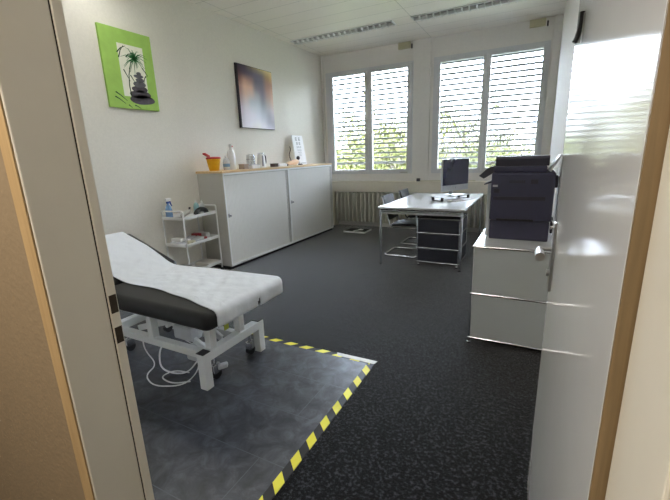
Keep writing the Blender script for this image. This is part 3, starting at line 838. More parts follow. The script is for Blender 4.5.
for (u0, v0, u1, v1) in ((.28, .70, .46, .80), (.30, .64, .42, .80), (.44, .66, .56, .72), (.36, .50, .46, .36), (.48, .44, .56, .34), (.80, .46, .74, .36), (.74, .56, .84, .46), (.12, .14, .30, .06), (.14, .20, .34, .10), (.48, .05, .60, .01), (.36, .05, .42, .0)):
    um, vm = (u0+u1)/2, (v0+v1)/2; stroke(b, [(u0, max(v0, .015)), (um-.01, max(vm+.012, .02)), (u1, max(v1, .015))], .012, .004, xf+.0006, xf+.0017)
obj('painted_bamboo_leaves', b, leafp, t)

t = thing('canvas_picture', 'canvas photo print in skin tones and pale grey, on the left wall above the cabinet', 'picture', (XL+.02, 4.79, 1.82))
Y0, Y1, Z0, Z1 = 4.38, 5.19, 1.815, 2.67; xf = XL+.03
obj('canvas', box(BM(), XL+.001, xf, Y0, Y1, Z0, Z1, .004), mat('dark_canvas_edge', (44,38,46), .8, var=.1), t)
GR = [[(50,38,55),(70,60,75),(110,95,90),(150,135,110),(180,165,120),(195,180,135),(205,190,145)],
      [(70,45,55),(75,60,80),(78,70,90),(90,82,100),(95,85,95),(150,120,85),(190,160,110)],
      [(120,80,75),(170,130,110),(150,115,105),(85,78,92),(85,78,92),(140,105,90),(165,125,105)],
      [(150,112,100),(195,160,140),(190,155,138),(110,100,108),(95,88,100),(150,115,100),(178,140,120)],
      [(150,115,108),(190,160,145),(185,165,158),(150,148,155),(105,102,112),(150,125,112),(180,148,132)],
      [(160,140,140),(185,172,172),(165,168,175),(160,165,172),(118,120,130),(150,138,135),(185,165,155)],
      [(170,160,168),(192,186,192),(185,186,194),(180,184,192),(140,144,154),(150,146,154),(180,170,172)],
      [(175,168,178),(196,190,200),(198,196,206),(192,194,204),(168,172,182),(140,140,152),(165,160,170)],
      [(178,172,182),(198,194,204),(202,200,210),(202,202,212),(190,190,200),(150,150,162),(150,148,160)],
      [(180,174,184),(200,196,206),(206,204,214),(208,206,216),(204,202,212),(186,184,196),(160,158,172)]]
bm = BM(); cl = bm.loops.layers.color.new('Print')
NU, NV = 24, 30
def samp(u, v):
    fx = u*6; fy = (1-v)*9; i = min(5, int(fx)); j = min(8, int(fy)); a = fx-i; c = fy-j
    a = a*a*(3-2*a)
    return tuple((GR[j][i][k]*(1-a)+GR[j][i+1][k]*a)*(1-c)+(GR[j+1][i][k]*(1-a)+GR[j+1][i+1][k]*a)*c for k in range(3))
vv = [[bm.verts.new((xf+.0012, Y0+.03+(Y1-Y0-.035)*i/NU, Z0+.006+(Z1-Z0-.012)*j/NV)) for j in range(NV+1)] for i in range(NU+1)]
for i in range(NU):
    for j in range(NV):
        f = bm.faces.new((vv[i][j], vv[i+1][j], vv[i+1][j+1], vv[i][j+1]))
        for lp, (a, c) in zip(f.loops, ((i, j), (i+1, j), (i+1, j+1), (i, j+1))):
            lp[cl] = (*[min(1, q/255*1.22) for q in samp(a/NU, c/NV)], 1)
pm = mat('printed_canvas', (150,140,140), .6); N_ = pm.node_tree.nodes
at_ = N_.new('ShaderNodeVertexColor'); at_.layer_name = 'Print'; pm.node_tree.links.new(at_.outputs[0], N_['Principled BSDF'].inputs['Base Color'])
obj('print', bm, pm, t)

# ------------------------------------------------------------------ white trolley
CC = Vector((-3.62, 3.155, 0)); cw, cl_, ch = .30, .56, .84
ct = thing('trolley', 'white three-tier metal trolley between couch and grey cabinets', 'trolley', CC)
x0, x1, y0, y1 = CC.x-cw/2, CC.x+cw/2, CC.y-cl_/2, CC.y+cl_/2
for yy in (y0, y1):
    b = BM(); tube(b, rpath([(x0, yy, .04), (x0, yy, ch), (x1, yy, ch), (x1, yy, .04)], .02, 4), .0095, 8); obj('end_frame', b, M['white'], ct, True)
tiers = (.78, .47, .14)
for z in tiers:
    b = BM(); box(b, x0, x1, y0, y1, z-.04, z-.036)
    box(b, x0-.002, x0+.004, y0, y1, z-.04, z-.005); box(b, x1-.004, x1+.002, y0, y1, z-.04, z-.005)
    box(b, x0, x1, y0-.002, y0+.003, z-.04, z-.005); box(b, x0, x1, y1-.003, y1+.002, z-.04, z-.005)
    obj('shelf', b, M['white'], ct)
for xx in (x0, x1):
    for yy in (y0, y1):
        b = BM(); cyl(b, (xx-.01, yy, .0215), (xx+.01, yy, .0215), .021); obj('castor', b, M['black'], ct, True)
CR = math.radians(6); ct.rotation_euler.z = CR
def on_cart(dx, dy):  # local offsets -> world
    return (CC.x+dx*math.cos(CR)-dy*math.sin(CR), CC.y+dx*math.sin(CR)+dy*math.cos(CR))
zt = [z-.0355 for z in tiers]
# spray bottle
x, y = on_cart(-.10, -.225); z = zt[0]
t = thing('spray_bottle', 'clear blue spray bottle with white and blue trigger head on the trolley top', 'bottle', (x, y, z))
b = BM(); lathe(b, x, y, [(.034, z), (.038, z+.006), (.038, z+.10), (.028, z+.14), (.014, z+.165), (.014, z+.178)], 16); obj('body', b, M['bluet'], t, True)
b = BM(); lathe(b, x, y, [(.018, z+.178), (.018, z+.196), (.01, z+.20)], 12); nk = obj('collar', b, M['blue'], t, True)
b = BM(); box(b, x-.014, x+.014, y-.028, y+.045, z+.20, z+.235, .008); obj('spray_head', b, M['plast'], t, True)
b = BM(); tube(b, [(x, y+.028, z+.20), (x, y+.036, z+.17), (x, y+.05, z+.14)], [.010, .009, .005]); obj('trigger', b, M['blue'], t, True)
x, y = on_cart(-.03, .145); squeeze('bottle', 'pale teal squeeze bottle with pointed cap at the back of the trolley top', x, y, .175, .034, M['teal'], M['plast'], zt[0])
x, y = on_cart(-.01, .225); squeeze('bottle', 'grey-white squeeze bottle with pointed cap near the cabinet on the trolley top', x, y, .165, .028, M['pgrey'], M['plast'], zt[0])
x, y = on_cart(.085, .08); z = zt[0]
t = thing('blood_pressure_cuff', 'black rolled blood pressure cuff lying on the trolley top', 'cuff', (x, y, z))
b = BM(); pts = []
for k in range(9):
    a = PI*k/8; pts.append((x+.01, y-.085*math.cos(a), z+.018+.055*math.sin(a)))
tube(b, pts, [.028]*9, 10); obj('strap', b, M['leather'], t, True)
b = BM(); ball(b, (x, y, z+.021), .028, 12, (.9, 1.3, .72)); obj('pump', b, M['cab_side'], t, True)
x, y = on_cart(.03, -.10)
t = thing('stethoscope_pouch', 'grey rumpled pouch leaning in the middle of the trolley top', 'pouch', (x, y, z))
b = BM(); tube(b, [(x-.02, y-.06, z+.022), (x-.01, y-.02, z+.04), (x, y+.03, z+.06), (x+.005, y+.06, z+.075)], [.018, .026, .026, .014], 10); obj('pouch', b, M['cab_side'], t, True)
b = BM(); cyl(b, (x-.015, y+.065, z+.075), (x-.015, y+.075, z+.11), .012); obj('valve', b, M['black'], t, True)
x, y = on_cart(.05, -.18); o = obj('instrument', tube(BM(), rpath([(x-.10, y-.02, z+.008), (x-.02, y+.02, z+.010), (x+.04, y+.04, z+.008)], .03), .007), M['black'], None, True); setp(o, 'slim black instrument lying beside the spray bottle', 'instrument')
# packs, middle tier
z = zt[1]; random.seed(11)
def pack(dx, dy, sx, sy, sz, rot, m, lab, zz, name='dressing_pack', cat='packet', tilt=0):
    x, y = on_cart(dx, dy); b = BM()
    R_ = Matrix.Rotation(CR+rot, 3, 'Z') @ Matrix.Rotation(tilt, 3, 'X')
    hh = (abs(math.sin(tilt))*sy+math.cos(tilt)*sz)/2
    obox(b, (x, y, zz+hh+.0005), sx, sy, sz, R_, min(sx, sy, sz)*.22)
    o = obj(name, b, m, None, True); setp(o, lab, cat); return o
pack(-.03, -.22, .17, .08, .045, 0, M['film'], 'white bandage packet at the couch end of the middle tier', z)
pack(-.03, -.22, .13, .07, .04, .1, M['plast'], 'smaller white packet stacked upon the packet at the couch end', z+.046)
pack(.06, -.12, .10, .07, .035, .4, M['cream'], 'cream gauze packet near the front corner post of the trolley', z)
pack(-.05, -.10, .14, .06, .05, .15, M['paper'], 'white folded packet at the back left of the middle tier', z)
pack(.05, .00, .14, .12, .03, -.3, M['film'], 'clear film bag lying centrally on the middle tier', z, tilt=.25)
pack(-.075, .035, .10, .08, .03, .2, M['film'], 'shiny syringe packet behind the clear film bag', z, tilt=.35)
pack(-.06, .12, .12, .06, .075, .1, M['redpack'], 'red and white printed packet on the middle tier', z)
pack(.03, .12, .10, .07, .035, -.2, M['redpack'], 'low red-edged packet before the red printed one', z)
pack(-.03, .21, .15, .08, .07, .0, M['pgrey'], 'grey-white glove box beside the cabinet on the middle tier', z, 'glove_box', 'box')
z = zt[2]
pack(.07, -.12, .07, .05, .03, .3, M['plast'], 'small white packet near the front on the lowest tier', z)
pack(.02, .16, .22, .20, .04, .0, M['cab'], 'flat grey box on the lowest trolley tier', z, 'flat_box', 'box')

# ------------------------------------------------------------------ desk, pedestal
dk = thing('desk', 'pale grey topped desk on chrome tube legs', 'desk', (-1.21, 5.29, 0))
DX0, DX1, DY0, DY1 = -1.735, -.685, 4.42, 6.18
obj('desk_top', box(BM(), DX0, DX1, DY0, DY1, .722, .742, .002), M['desk'], dk)
obj('edge_band', box(BM(), DX0-.0015, DX1+.0015, DY0-.0015, DY1+.0015, .717, .7215), M['black'], dk)
b = BM()
i0, i1, j0, j1 = DX0+.03, DX1-.03, DY0+.035, DY1-.03
for yy in (j0, j1): cyl(b, (i0, yy, .695), (i1, yy, .695), .0125)
for xx in (i0, i1): cyl(b, (xx, j0, .695), (xx, j1, .695), .0125)
obj('tube_frame', b, M['chrome'], dk, True)
obj('modesty_rail', box(BM(), i0+.02, i1-.02, j0+.008, j0+.012, .655, .70), M['pgrey'], dk)
for xx, yy in ((i0, j0), (i1, j0), (i0, j1), (i1, j1)):
    b = BM(); cyl(b, (xx, yy, .012), (xx, yy, .705), .016); lg = obj('leg', b, M['chrome'], dk, True)
    obj('foot', cyl(BM(), (xx, yy, 0), (xx, yy, .012), .02), M['black'], lg, True)

pd = thing('drawer_pedestal', 'dark drawer unit on castors in a chrome tube frame under the desk', 'drawer unit', (-.995, 4.78, 0))
P0, P1, Q0, Q1 = -1.25, -.745, 4.53, 5.03
lv = (.055, .235, .425, .60)
b = BM()
for z in lv:
    for yy in (Q0, Q1): cyl(b, (P0, yy, z), (P1, yy, z), .009, 10)
    for xx in (P0, P1): cyl(b, (xx, Q0, z), (xx, Q1, z), .009, 10)
for xx in (P0, P1):
    for yy in (Q0, Q1):
        cyl(b, (xx, yy, .055), (xx, yy, .60), .009, 10)
        for z in lv: ball(b, (xx, yy, z), .0125, 10)
obj('tube_frame', b, M['chrome'], pd, True)
b = BM(); box(b, P0+.004, P0+.008, Q0+.01, Q1-.01, .062, .593); box(b, P1-.008, P1-.004, Q0+.01, Q1-.01, .062, .593); box(b, P0+.01, P1-.01, Q1-.006, Q1-.002, .062, .593)
box(b, P0+.01, P1-.01, Q0+.01, Q1-.01, .601, .604); box(b, P0+.01, P1-.01, Q0+.01, Q1-.01, .053, .056)
obj('panels', b, M['anthracite'], pd)
for a, c in zip(lv, lv[1:]):
    dr = obj('drawer', box(BM(), P0+.012, P1-.012, Q0-.002, Q0+.012, a+.012, c-.012, .003), M['anthracite'], pd)
    b = BM(); lathe_z = (a+c)/2+.03
for xx in (P0+.02, P1-.02):
    for yy in (Q0+.02, Q1-.02):
        b = BM(); cyl(b, (xx, yy, .03), (xx, yy, .055), .006); cyl(b, (xx-.012, yy, .0215), (xx+.012, yy, .0215), .021); obj('castor', b, M['chrome'], pd, True)

# ------------------------------------------------------------------ cantilever chairs on the left side of the desk
def chair(yc, lab):
    """faces +X; floor runners with the closed end to the left"""
    xr = -1.80; w = .23
    r = thing('cantilever_chair', lab, 'chair', (-1.55, yc, 0), 'cantilever chairs on the left side of the desk')
    b = BM(); xf_ = -1.32
    path = [(xf_-.02, yc-w, .62), (xf_-.28, yc-w, .64), (-1.76, yc-w, .64)]
    # one continuous tube: arm - front upright - floor runner - rear bar - runner - upright - arm
    pts = [(-1.72, yc-w, .655), (xf_-.03, yc-w, .655), (xf_, yc-w, .013), (xr, yc-w, .013), (xr, yc+w, .013), (xf_, yc+w, .013), (xf_-.03, yc+w, .655), (-1.72, yc+w, .655)]
    tube(b, rpath(pts, .07, 6), .0125, 10); obj('tube_frame', b, M['chrome'], r, True)
    b = BM()
    tube(b, rpath([(xf_-.04, yc-w+.03, .43), (-1.72, yc-w+.03, .41), (-1.84, yc-w+.03, .82)], .07, 6), .011, 8)
    tube(b, rpath([(xf_-.04, yc+w-.03, .43), (-1.72, yc+w-.03, .41), (-1.84, yc+w-.03, .82)], .07, 6), .011, 8)
    cyl(b, (xf_-.01, yc-w, .43), (xf_-.01, yc+w, .43), .011, 8)
    cyl(b, (-1.735, yc-w+.01, .655), (-1.79, yc-w+.03, .655), .009, 8); cyl(b, (-1.735, yc+w-.01, .655), (-1.79, yc+w-.03, .655), .009, 8)
    obj('seat_frame', b, M['chrome'], r, True)
    b = BM(); NX, NYy = 10, 8
    def slab(prof, thick, m, nm):
        bm_ = BM(); rows = []
        n = len(prof)
        for side in (1, -1):
            for i, (px, pz) in enumerate(prof):
                a = prof[max(i-1, 0)]; c = prof[min(i+1, n-1)]; d_ = Vector((c[0]-a[0], c[1]-a[1])).normalized(); nn = Vector((-d_.y, d_.x))
                row = []
                for j in range(9):
                    tj = j/8; yy = yc-w+.035+(2*w-.07)*tj
                    sag = -.012*math.sin(PI*tj)
                    row.append(bm_.verts.new((px+nn.x*(side*thick/2+sag), yy, pz+nn.y*(side*thick/2+sag))))
                rows.append(row)
        T, B_ = rows[:n], rows[n:]
        for i in range(n-1):
            for j in range(8):
                bm_.faces.new((T[i][j], T[i+1][j], T[i+1][j+1], T[i][j+1])); bm_.faces.new((B_[i][j+1], B_[i+1][j+1], B_[i+1][j], B_[i][j]))
            bm_.faces.new((T[i][0], B_[i][0], B_[i+1][0], T[i+1][0])); bm_.faces.new((T[i+1][8], B_[i+1][8], B_[i][8], T[i][8]))
        for j in range(8):
            bm_.faces.new((T[0][j+1], B_[0][j+1], B_[0][j], T[0][j])); bm_.faces.new((T[-1][j], B_[-1][j], B_[-1][j+1], T[-1][j+1]))
        obj(nm, bm_, m, r, True)
    slab([(xf_-.02, .435), (xf_-.1, .45), (xf_-.25, .445), (-1.70, .43)], .03, M['leather'], 'seat')
    slab([(-1.745, .50), (-1.77, .58), (-1.80, .70), (-1.835, .83)], .028, M['leather'], 'backrest')
    for s_ in (-1, 1):
        obj('armrest', box(BM(), -1.70, -1.40, yc+s_*w-.016, yc+s_*w+.016, .662, .68, .006), M['black'], r, True)
    return r
chair(5.06, 'black cantilever chair with chrome runners, nearer one at the desk')
chair(5.79, 'black cantilever chair with chrome runners, farther one by the radiator')

# ------------------------------------------------------------------ computer on desk
ca, sa = -.27, -.52
cen = Vector((-.965, 5.36)); dirv = Vector((.27, .50)).normalized(); nrm = Vector((dirv.y, -dirv.x))   # nrm faces +x / camera
ang = math.atan2(dirv.y, dirv.x)
Rz = Matrix.Rotation(ang, 3, 'Z')
im = thing('computer', 'all-in-one computer with dark screen and silver chin on the desk', 'computer', (cen.x, cen.y, .80))
def mb(u0, u1, w0, w1, z0, z1, bev=0):   # u along the screen, w outwards from its face
    bm_ = BM(); c = cen+dirv*((u0+u1)/2)+nrm*((w0+w1)/2)
    return obox(bm_, (c.x, c.y, (z0+z1)/2), abs(u1-u0), abs(w1-w0), z1-z0, Rz, bev)
W_ = .265
obj('housing', mb(-W_, W_, -.03, 0, .865, 1.288, .008), M['alu'], im, True)
obj('screen', mb(-W_+.002, W_-.002, .0002, .003, .945, 1.286, .001), M['screen'], im)
obj('chin', mb(-W_+.001, W_-.001, .0002, .0035, .867, .943, .001), M['alu'], im)
bm_ = BM(); c = cen+nrm*.004
for (du, dz, rr) in ((0, 0, .011), (.004, .001, .0095)):
    ball(bm_, (c.x+dirv.x*du, c.y+dirv.y*du, .905+dz), rr, 12, (.35, 1, 1))
ball(bm_, (c.x+dirv.x*.004, c.y+dirv.y*.004, .921), .004, 8)
obj('logo', bm_, M['ink'], im, True)
b = BM(); bc = cen-nrm*.05
tube(b, [(bc.x, bc.y, 1.0), (bc.x-nrm.x*.03, bc.y-nrm.y*.03, .90), (bc.x-nrm.x*.02, bc.y-nrm.y*.02, .815)], .03, 8); cyl(b, (cen.x-nrm.x*.02, cen.y-nrm.y*.02, 1.0), (bc.x, bc.y, 1.0), .03)
st = obj('stand', b, M['alu'], im, True)
obj('stand_foot', mb(-.09, .09, -.13, .05, .8005, .808, .002), M['alu'], im)
rs = thing('monitor_riser', 'clear monitor riser on black legs beneath the computer', 'riser', (cen.x, cen.y, .7425))
obj('shelf', mb(-.29, .29, -.17, .03, .79, .80, .002), M['film'], rs)
for u in (-.27, .27):
    bm_ = BM()
    for (w0, w1, z0, z1) in ((-.16, -.14, .7425, .79), (.0, .02, .7425, .79), (-.14, .0, .7425, .75)):
        c = cen+dirv*u+nrm*((w0+w1)/2); obox(bm_, (c.x, c.y, (z0+z1)/2), .03, abs(w1-w0), z1-z0, Rz)
    obj('leg', bm_, M['black'], rs)
kb = thing('keyboard', 'white slim keyboard lying on the desk in front of the computer', 'keyboard', (cen.x+nrm.x*.13, cen.y+nrm.y*.13, .7425))
obj('base', mb(-.20, .20, .07, .185, .7425, .749, .002), M['plast'], kb)
bm_ = BM()
for rI in range(5):
    for k in range(14):
        c = cen+dirv*(-.19+.0272*(k+.5))+nrm*(.077+.0205*(rI+.5)); obox(bm_, (c.x, c.y, .7505), .023, .017, .003, Rz)
obj('keys', bm_, M['paper'], kb)
ms = thing('mouse', 'white oval mouse on the desk beside the keyboard', 'mouse', (cen.x-dirv.x*.27+nrm.x*.13, cen.y-dirv.y*.27+nrm.y*.13, .7425))
bm_ = BM(); c = cen-dirv*.27+nrm*.13; ball(bm_, (c.x, c.y, .756), .03, 14, (1, 1.5, .45)); obj('shell', bm_, M['plast'], ms, True)
b = BM(); tube(b, rpath([(cen.x-.08, cen.y+.2, .748), (-1.15, 5.95, .747), (-1.35, 6.1, .747), (-1.45, 6.05, .747), (-1.55, 6.15, .747)], .06, 6), .004, 6); o = obj('cable', b, M['pgrey'], None, True); setp(o, 'thin grey cable trailing over the back of the desk top', 'cable')
b = BM(); tube(b, rpath([(-1.9, YB-.08, .892), (-1.75, YB-.09, .892), (-1.6, YB-.1, .893), (-1.4, YB-.07, .892), (-1.1, YB-.1, .892), (-.9, YB-.06, .892)], .05, 6), .006, 6); o = obj('cable', b, M['cream'], None, True); setp(o, 'cream cable lying along the window sill', 'cable')
t = thing('wall_socket', 'small dark socket box on the sill left of the cream cable', 'socket', (-1.86, YB-.10, .8855)); 
obj('box', box(BM(), -1.89, -1.83, YB-.13, YB-.09, .8855, .94, .005), M['black'], t, True); obj('face', box(BM(), -1.88, -1.84, YB-.134, YB-.1305, .895, .93, .001), M['anthracite'], t)

# ------------------------------------------------------------------ filing cabinet + printer
FX0, FX1, FY0, FY1 = -.345, .145, 2.715, 3.69
fc = thing('side_cabinet', 'grey steel cabinet with chrome tube edges under the printer', 'cabinet', ((FX0+FX1)/2, (FY0+FY1)/2, 0))
lv = (.045, .39, .735); YM = (FY0+FY1)/2
b = BM()
for z in lv:
    for yy in (FY0, YM, FY1): cyl(b, (FX0, yy, z), (FX1, yy, z), .009, 10)
    for xx in (FX0, FX1): cyl(b, (xx, FY0, z), (xx, FY1, z), .009, 10)
for xx in (FX0, FX1):
    for yy in (FY0, YM, FY1):
        cyl(b, (xx, yy, lv[0]), (xx, yy, lv[-1]), .009, 10)
        for z in lv: ball(b, (xx, yy, z), .013, 10)
obj('tube_frame', b, M['chrome'], fc, True)
for a, c in zip(lv, lv[1:]):
    obj('front_panel', box(BM(), FX0+.008, FX1-.008, FY0-.004, FY0+.01, a+.009, c-.009, .002), M['usm'], fc)
    obj('side_panel', box(BM(), FX0-.001, FX0+.004, FY0+.01, FY1-.01, a+.009, c-.009), M['usm'], fc)
    obj('side_panel', box(BM(), FX1-.004, FX1+.001, FY0+.01, FY1-.01, a+.009, c-.009), M['usm'], fc)
    obj('back_panel', box(BM(), FX0+.008, FX1-.008, FY1-.006, FY1, a+.009, c-.009), M['usm'], fc)
obj('top_panel', box(BM(), FX0+.004, FX1-.004, FY0+.006, FY1-.006, .738, .743), M['usmtop'], fc)
for xx in (FX0, FX1):
    for yy in (FY0, FY1): obj('foot', lathe(BM(), xx, yy, [(.013, 0), (.014, .01), (.006, .014), (.006, .036)], 12), M['chrome'], fc, True)

pr = thing('printer', 'slate blue multifunction printer on the grey steel cabinet', 'printer', (-.09, 3.2, .744))
X0, X1, Y0, Y1, Z = -.285, .118, 2.975, 3.45, .744
b = BM(); box(b, X0+.005, X1-.01, Y0+.012, Y1, Z, .885, .006); obj('paper_cassette', b, M['printer'], pr)
b = BM(); box(b, X0-.0, X1, Y0, Y1, .888, 1.225, .010); bd = obj('body', b, M['printer'], pr)
b = BM(); box(b, X0-.028, X0-.002, Y0+.06, Y1-.03, Z+.01, 1.16, .006); obj('side_cover', b, M['pgrey'], pr)
b = BM(); box(b, X0+.05, X0+.29, Y0-.003, Y0+.002, .885, .90); obj('grip_recess', b, M['black'], bd)
b = BM(); box(b, X0+.02, X1-.05, Y0-.002, Y0+.002, 1.035, 1.06, .001); obj('rear_slot', b, M['printer2'], bd)
b = BM()
for k in range(8): box(b, X0+.12+k*.013, X0+.128+k*.013, Y0-.002, Y0+.001, 1.155, 1.175)
obj('vent', b, M['printer2'], bd)
obj('socket_plate', box(BM(), X0+.255, X0+.30, Y0-.002, Y0+.001, 1.15, 1.18, .002), M['printer2'], bd)
obj('socket_plate', box(BM(), X0+.02, X0+.06, Y0-.002, Y0+.001, 1.085, 1.115, .002), M['printer2'], bd)
b = BM(); box(b, X0+.012, X0+.045, Y0-.003, Y0+.001, 1.128, 1.142); obj('rating_label', b, M['pgrey'], bd)
b = BM(); box(b, X1-.002, X1+.018, Y0+.05, Y0+.15, 1.12, 1.20, .005); box(b, X1-.002, X1+.014, Y0+.04, Y0+.16, .80, .90, .005); obj('side_latch', b, M['printer2'], bd)
b = BM(); box(b, X0+.01, X1-.055, Y0+.015, Y1-.02, 1.228, 1.27, .008); sc_ = obj('scanner_unit', b, M['printer'], pr)
b = BM(); prism(b, [(Y0+.02, 1.272), (Y1-.03, 1.272), (Y1-.03, 1.315), (Y0+.20, 1.338), (Y0+.04, 1.338), (Y0+.02, 1.32)], 'X', X0+.02, X1-.045); obj('document_feeder', b, M['printer2'], pr)
# control panel flap on the left
b = BM(); prism(b, [(X0-.09, 1.205), (X0-.055, 1.185), (X0+.02, 1.235), (X0+.02, 1.275), (X0-.03, 1.262)], 'Y', Y0+.02, Y0+.30); obj('control_panel', b, M['printer2'], pr)
b = BM(); prism(b, [(X0-.05, 1.277), (X0+.0, 1.285), (X0+.02, 1.305), (X0-.02, 1.298)], 'Y', Y0+.10, Y0+.28); obj('paper_sheet', b, M['paper'], pr)
b = BM(); prism(b, [(X0-.05, 1.14), (X0-.001, 1.155), (X0-.001, 1.168), (X0-.05, 1.148)], 'Y', Y0+.02, Y0+.20); obj('output_tray', b, M['printer2'], pr)
# right feed tray, pale
b = BM(); prism(b, [(X1-.045, 1.235), (X1-.03, 1.228), (X1+.028, 1.34), (X1+.018, 1.345)], 'Y', Y0+.05, Y0+.33); obj('feed_tray', b, M['pgrey'], pr)
b = BM(); tube(b, rpath([(X1+.004, Y0+.01, .90), (X1+.018, Y0-.02, .87), (X1+.012, Y0-.02, .80), (X1+.02, Y0+.03, .75)], .03, 5), .004, 6); obj('power_cable', b, M['pgrey'], pr, True)

# ------------------------------------------------------------------ floor scale
fs = thing('floor_scale', 'flat dark floor scale with pale rim on the carpet before the radiator', 'scale', (-2.85, 6.27, 0))
obj('platform', box(BM(), -3.06, -2.66, 6.13, 6.42, .012, .028, .004), M['dark'], fs)
b = BM(); box(b, -3.07, -2.65, 6.112, 6.13, .004, .032, .003); box(b, -2.66, -2.642, 6.13, 6.43, .004, .032, .003); obj('rim', b, M['plast'], fs)
b = BM(); ball(b, (-2.80, 6.30, .036), .05, 14, (1, .8, .2)); tube(b, rpath([(-2.82, 6.26, .034), (-2.86, 6.2, .036), (-2.88, 6.14, .034)], .03), .007); obj('display', b, M['plast'], fs, True)

# ------------------------------------------------------------------ outside
g = obj('ground', box(BM(), -60, 50, 7.6, 110, -3.6, -3.4), M['grass']); g['kind'] = 'structure'

def tree(x, y, zt_, rad, lab, nl, m, seed, hgt=None, sparse=1.0):
    rnd = random.Random(seed)
    t_ = thing('tree', lab, 'tree', (x, y, -3.4), 'trees outside the windows')
    b = BM(); z0 = -3.4; zc = zt_-rad*1.0
    tube(b, [(x, y, z0), (x+.1, y, (z0+zc)/2), (x, y+.1, zc), (x, y, zt_-.4)], [.16, .13, .08, .02], 8)
    tips = []
    for k in range(26):
        a = rnd.uniform(0, 2*PI); zz = rnd.uniform(z0+1.6, zt_-rad*.75); l = rad*rnd.uniform(.5, 1.0)
        e = (x+math.cos(a)*l, y+math.sin(a)*l, zz+l*rnd.uniform(.2, .7)); mid = (x+math.cos(a)*l*.5, y+math.sin(a)*l*.5, zz+l*.35)
        tube(b, [(x, y, zz), mid, e], [.035, .022, .008], 5); tips += [e, mid]
        for q in range(3):
            a2 = a+rnd.uniform(-1, 1); e2 = (e[0]+math.cos(a2)*.5, e[1]+math.sin(a2)*.5, e[2]+rnd.uniform(.0, .5)); tube(b, [e, e2], [.009, .004], 4); tips.append(e2)
    obj('trunk', b, M['bark'], t_)
    b = BM()
    for k in range(nl):
        c = rnd.choice(tips); s = .34*sparse
        p = Vector((c[0]+rnd.gauss(0, s), c[1]+rnd.gauss(0, s), c[2]+rnd.gauss(0, s*.8)))
        u = Vector((rnd.gauss(0, 1), rnd.gauss(0, 1), rnd.gauss(0, 1))).normalized(); w = u.orthogonal().normalized(); l = rnd.uniform(.05, .085)
        vs = [b.verts.new(p-u*l), b.verts.new(p+w*l*.45), b.verts.new(p+u*l), b.verts.new(p-w*l*.45)]
        b.faces.new(vs)
    obj('foliage', b, m, t_)
tree(-9.3, 20.0, 3.6, 2.1, 'fresh green young tree seen through the left pane of the left window', 9000, M['leaf'], 1)
tree(-4.55, 13.0, 3.0, 1.6, 'fresh green branchy tree seen through the right pane of the left window', 9000, M['leaf'], 2)
tree(-3.0, 18.2, 3.5, 1.9, 'fresh green tree seen above the monitor through the right window', 9000, M['leafd'], 3)
tree(-15.5, 23, 3.2, 2.0, 'broad green tree farther left beyond the left window', 5000, M['leafd'], 4)
tree(-1.2, 24, 2.0, 1.8, 'low pale green tree seen beside the far building through the right window', 5000, M['leaf'], 5)
# hedge / shrubs behind
def hedge(x0, x1, y, zt_, lab, m, seed):
    rnd = random.Random(seed); b = BM()
    for k in range(9000):
        xx = rnd.uniform(x0, x1); top_ = zt_+.5*noise.noise(Vector((xx*.5, seed, 0)))
        p = Vector((xx, y+rnd.gauss(0, .35), rnd.uniform(-3.4, top_)))
        u = Vector((rnd.gauss(0, 1), rnd.gauss(0, 1), rnd.gauss(0, 1))).normalized(); w = u.orthogonal().normalized(); l = rnd.uniform(.14, .24)
        b.faces.new([b.verts.new(p-u*l), b.verts.new(p+w*l*.6), b.verts.new(p+u*l), b.verts.new(p-w*l*.6)])
    o = obj('hedge', b, m); setp(o, lab, 'hedge', kind=None); return o
hedge(-26, -6.6, 29, 1.6, 'long bright green hedge beyond the left window', M['leaf'], 21)
hedge(-6.0, 6, 31, .5, 'lower green hedge beyond the right window', M['leafd'], 22)
# far building
bl = thing('building', 'pale distant building seen through the right window', 'building', (-1.0, 62, -3.4))
obj('facade', box(BM(), -3.5, .8, 60, 68, -3.4, 7.2), M['render_wall'], bl)
obj('roof', box(BM(), -2.9, .2, 61, 67, 7.2, 8.2), M['render_wall'], bl)
for zz in (-1, 1.6, 4.2):
    for k in range(4): obj('window', box(BM(), -3.0+k*1.0, -2.5+k*1.0, 59.95, 60.0, zz, zz+1.3), M['wglass'], bl)
bl = thing('building', 'white house at the far left beyond the left window', 'building', (-19, 34, -3.4))
obj('facade', box(BM(), -24, -15.3, 31.5, 37, -3.4, 3.2), M['paper'], bl)
obj('roof', box(BM(), -24.2, -15.1, 31.3, 37.2, 3.2, 3.4), M['render_wall'], bl)
for k in range(3): obj('window', box(BM(), -22.5+k*2.0, -21.5+k*2.0, 31.46, 31.5, -.2, 1.2), M['wglass'], bl)

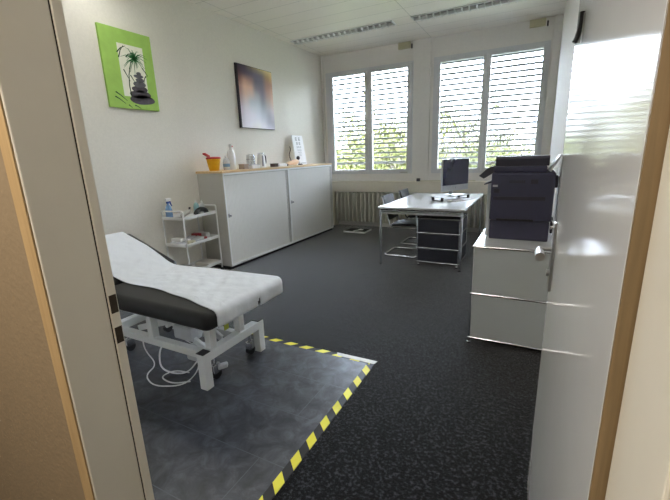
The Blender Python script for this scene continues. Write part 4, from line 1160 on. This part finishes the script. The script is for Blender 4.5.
# ------------------------------------------------------------------ sky
w = bpy.data.worlds.new('World'); SC.world = w; w.use_nodes = True
N = w.node_tree.nodes; L = w.node_tree.links; bg = N['Background']
tc = N.new('ShaderNodeTexCoord'); sp = N.new('ShaderNodeSeparateXYZ'); L.new(tc.outputs['Generated'], sp.inputs[0])
cr = N.new('ShaderNodeValToRGB'); cr.color_ramp.elements[0].position = .0; cr.color_ramp.elements[0].color = (.040, .043, .048, 1)
k_ = cr.color_ramp.elements.new(.24); k_.color = (.045, .051, .062, 1)
k_ = cr.color_ramp.elements.new(.34); k_.color = (.5, .54, .62, 1)
k_ = cr.color_ramp.elements.new(.5); k_.color = (2.5, 2.65, 2.95, 1)
cr.color_ramp.elements[1].position = 1.0; cr.color_ramp.elements[1].color = (3.8, 4.2, 4.9, 1)
L.new(sp.outputs['Z'], cr.inputs['Fac']); L.new(cr.outputs['Color'], bg.inputs['Color'])
bg.inputs['Strength'].default_value = 12.0

# ------------------------------------------------------------------ camera
F = 377.18
yaw, pitch, roll = -.489992, -.2462285, -.0354551
f = Vector((math.sin(yaw)*math.cos(pitch), math.cos(yaw)*math.cos(pitch), math.sin(pitch)))
r = Vector((math.cos(yaw), -math.sin(yaw), 0)); u = r.cross(f)
c_, s_ = math.cos(roll), math.sin(roll)
r2 = r*c_+u*s_; u2 = -r*s_+u*c_
cam = bpy.data.cameras.new('camera'); co_ = bpy.data.objects.new('camera', cam); COL.objects.link(co_)
cam.sensor_fit = 'HORIZONTAL'; cam.sensor_width = 36; cam.lens = 36*F/670; cam.clip_start = .02; cam.clip_end = 300
mw = Matrix((r2, u2, -f)).transposed().to_4x4(); mw.translation = (0, 0, 1.39)
co_.matrix_world = mw
SC.camera = co_

vs = SC.view_settings
vs.view_transform = 'Standard'; vs.look = 'None'; vs.gamma = 1; vs.use_curve_mapping = False; vs.exposure = 1.54
SC.cycles.max_bounces = 12; SC.cycles.diffuse_bounces = 8; SC.cycles.glossy_bounces = 4
SC.cycles.sample_clamp_indirect = 8
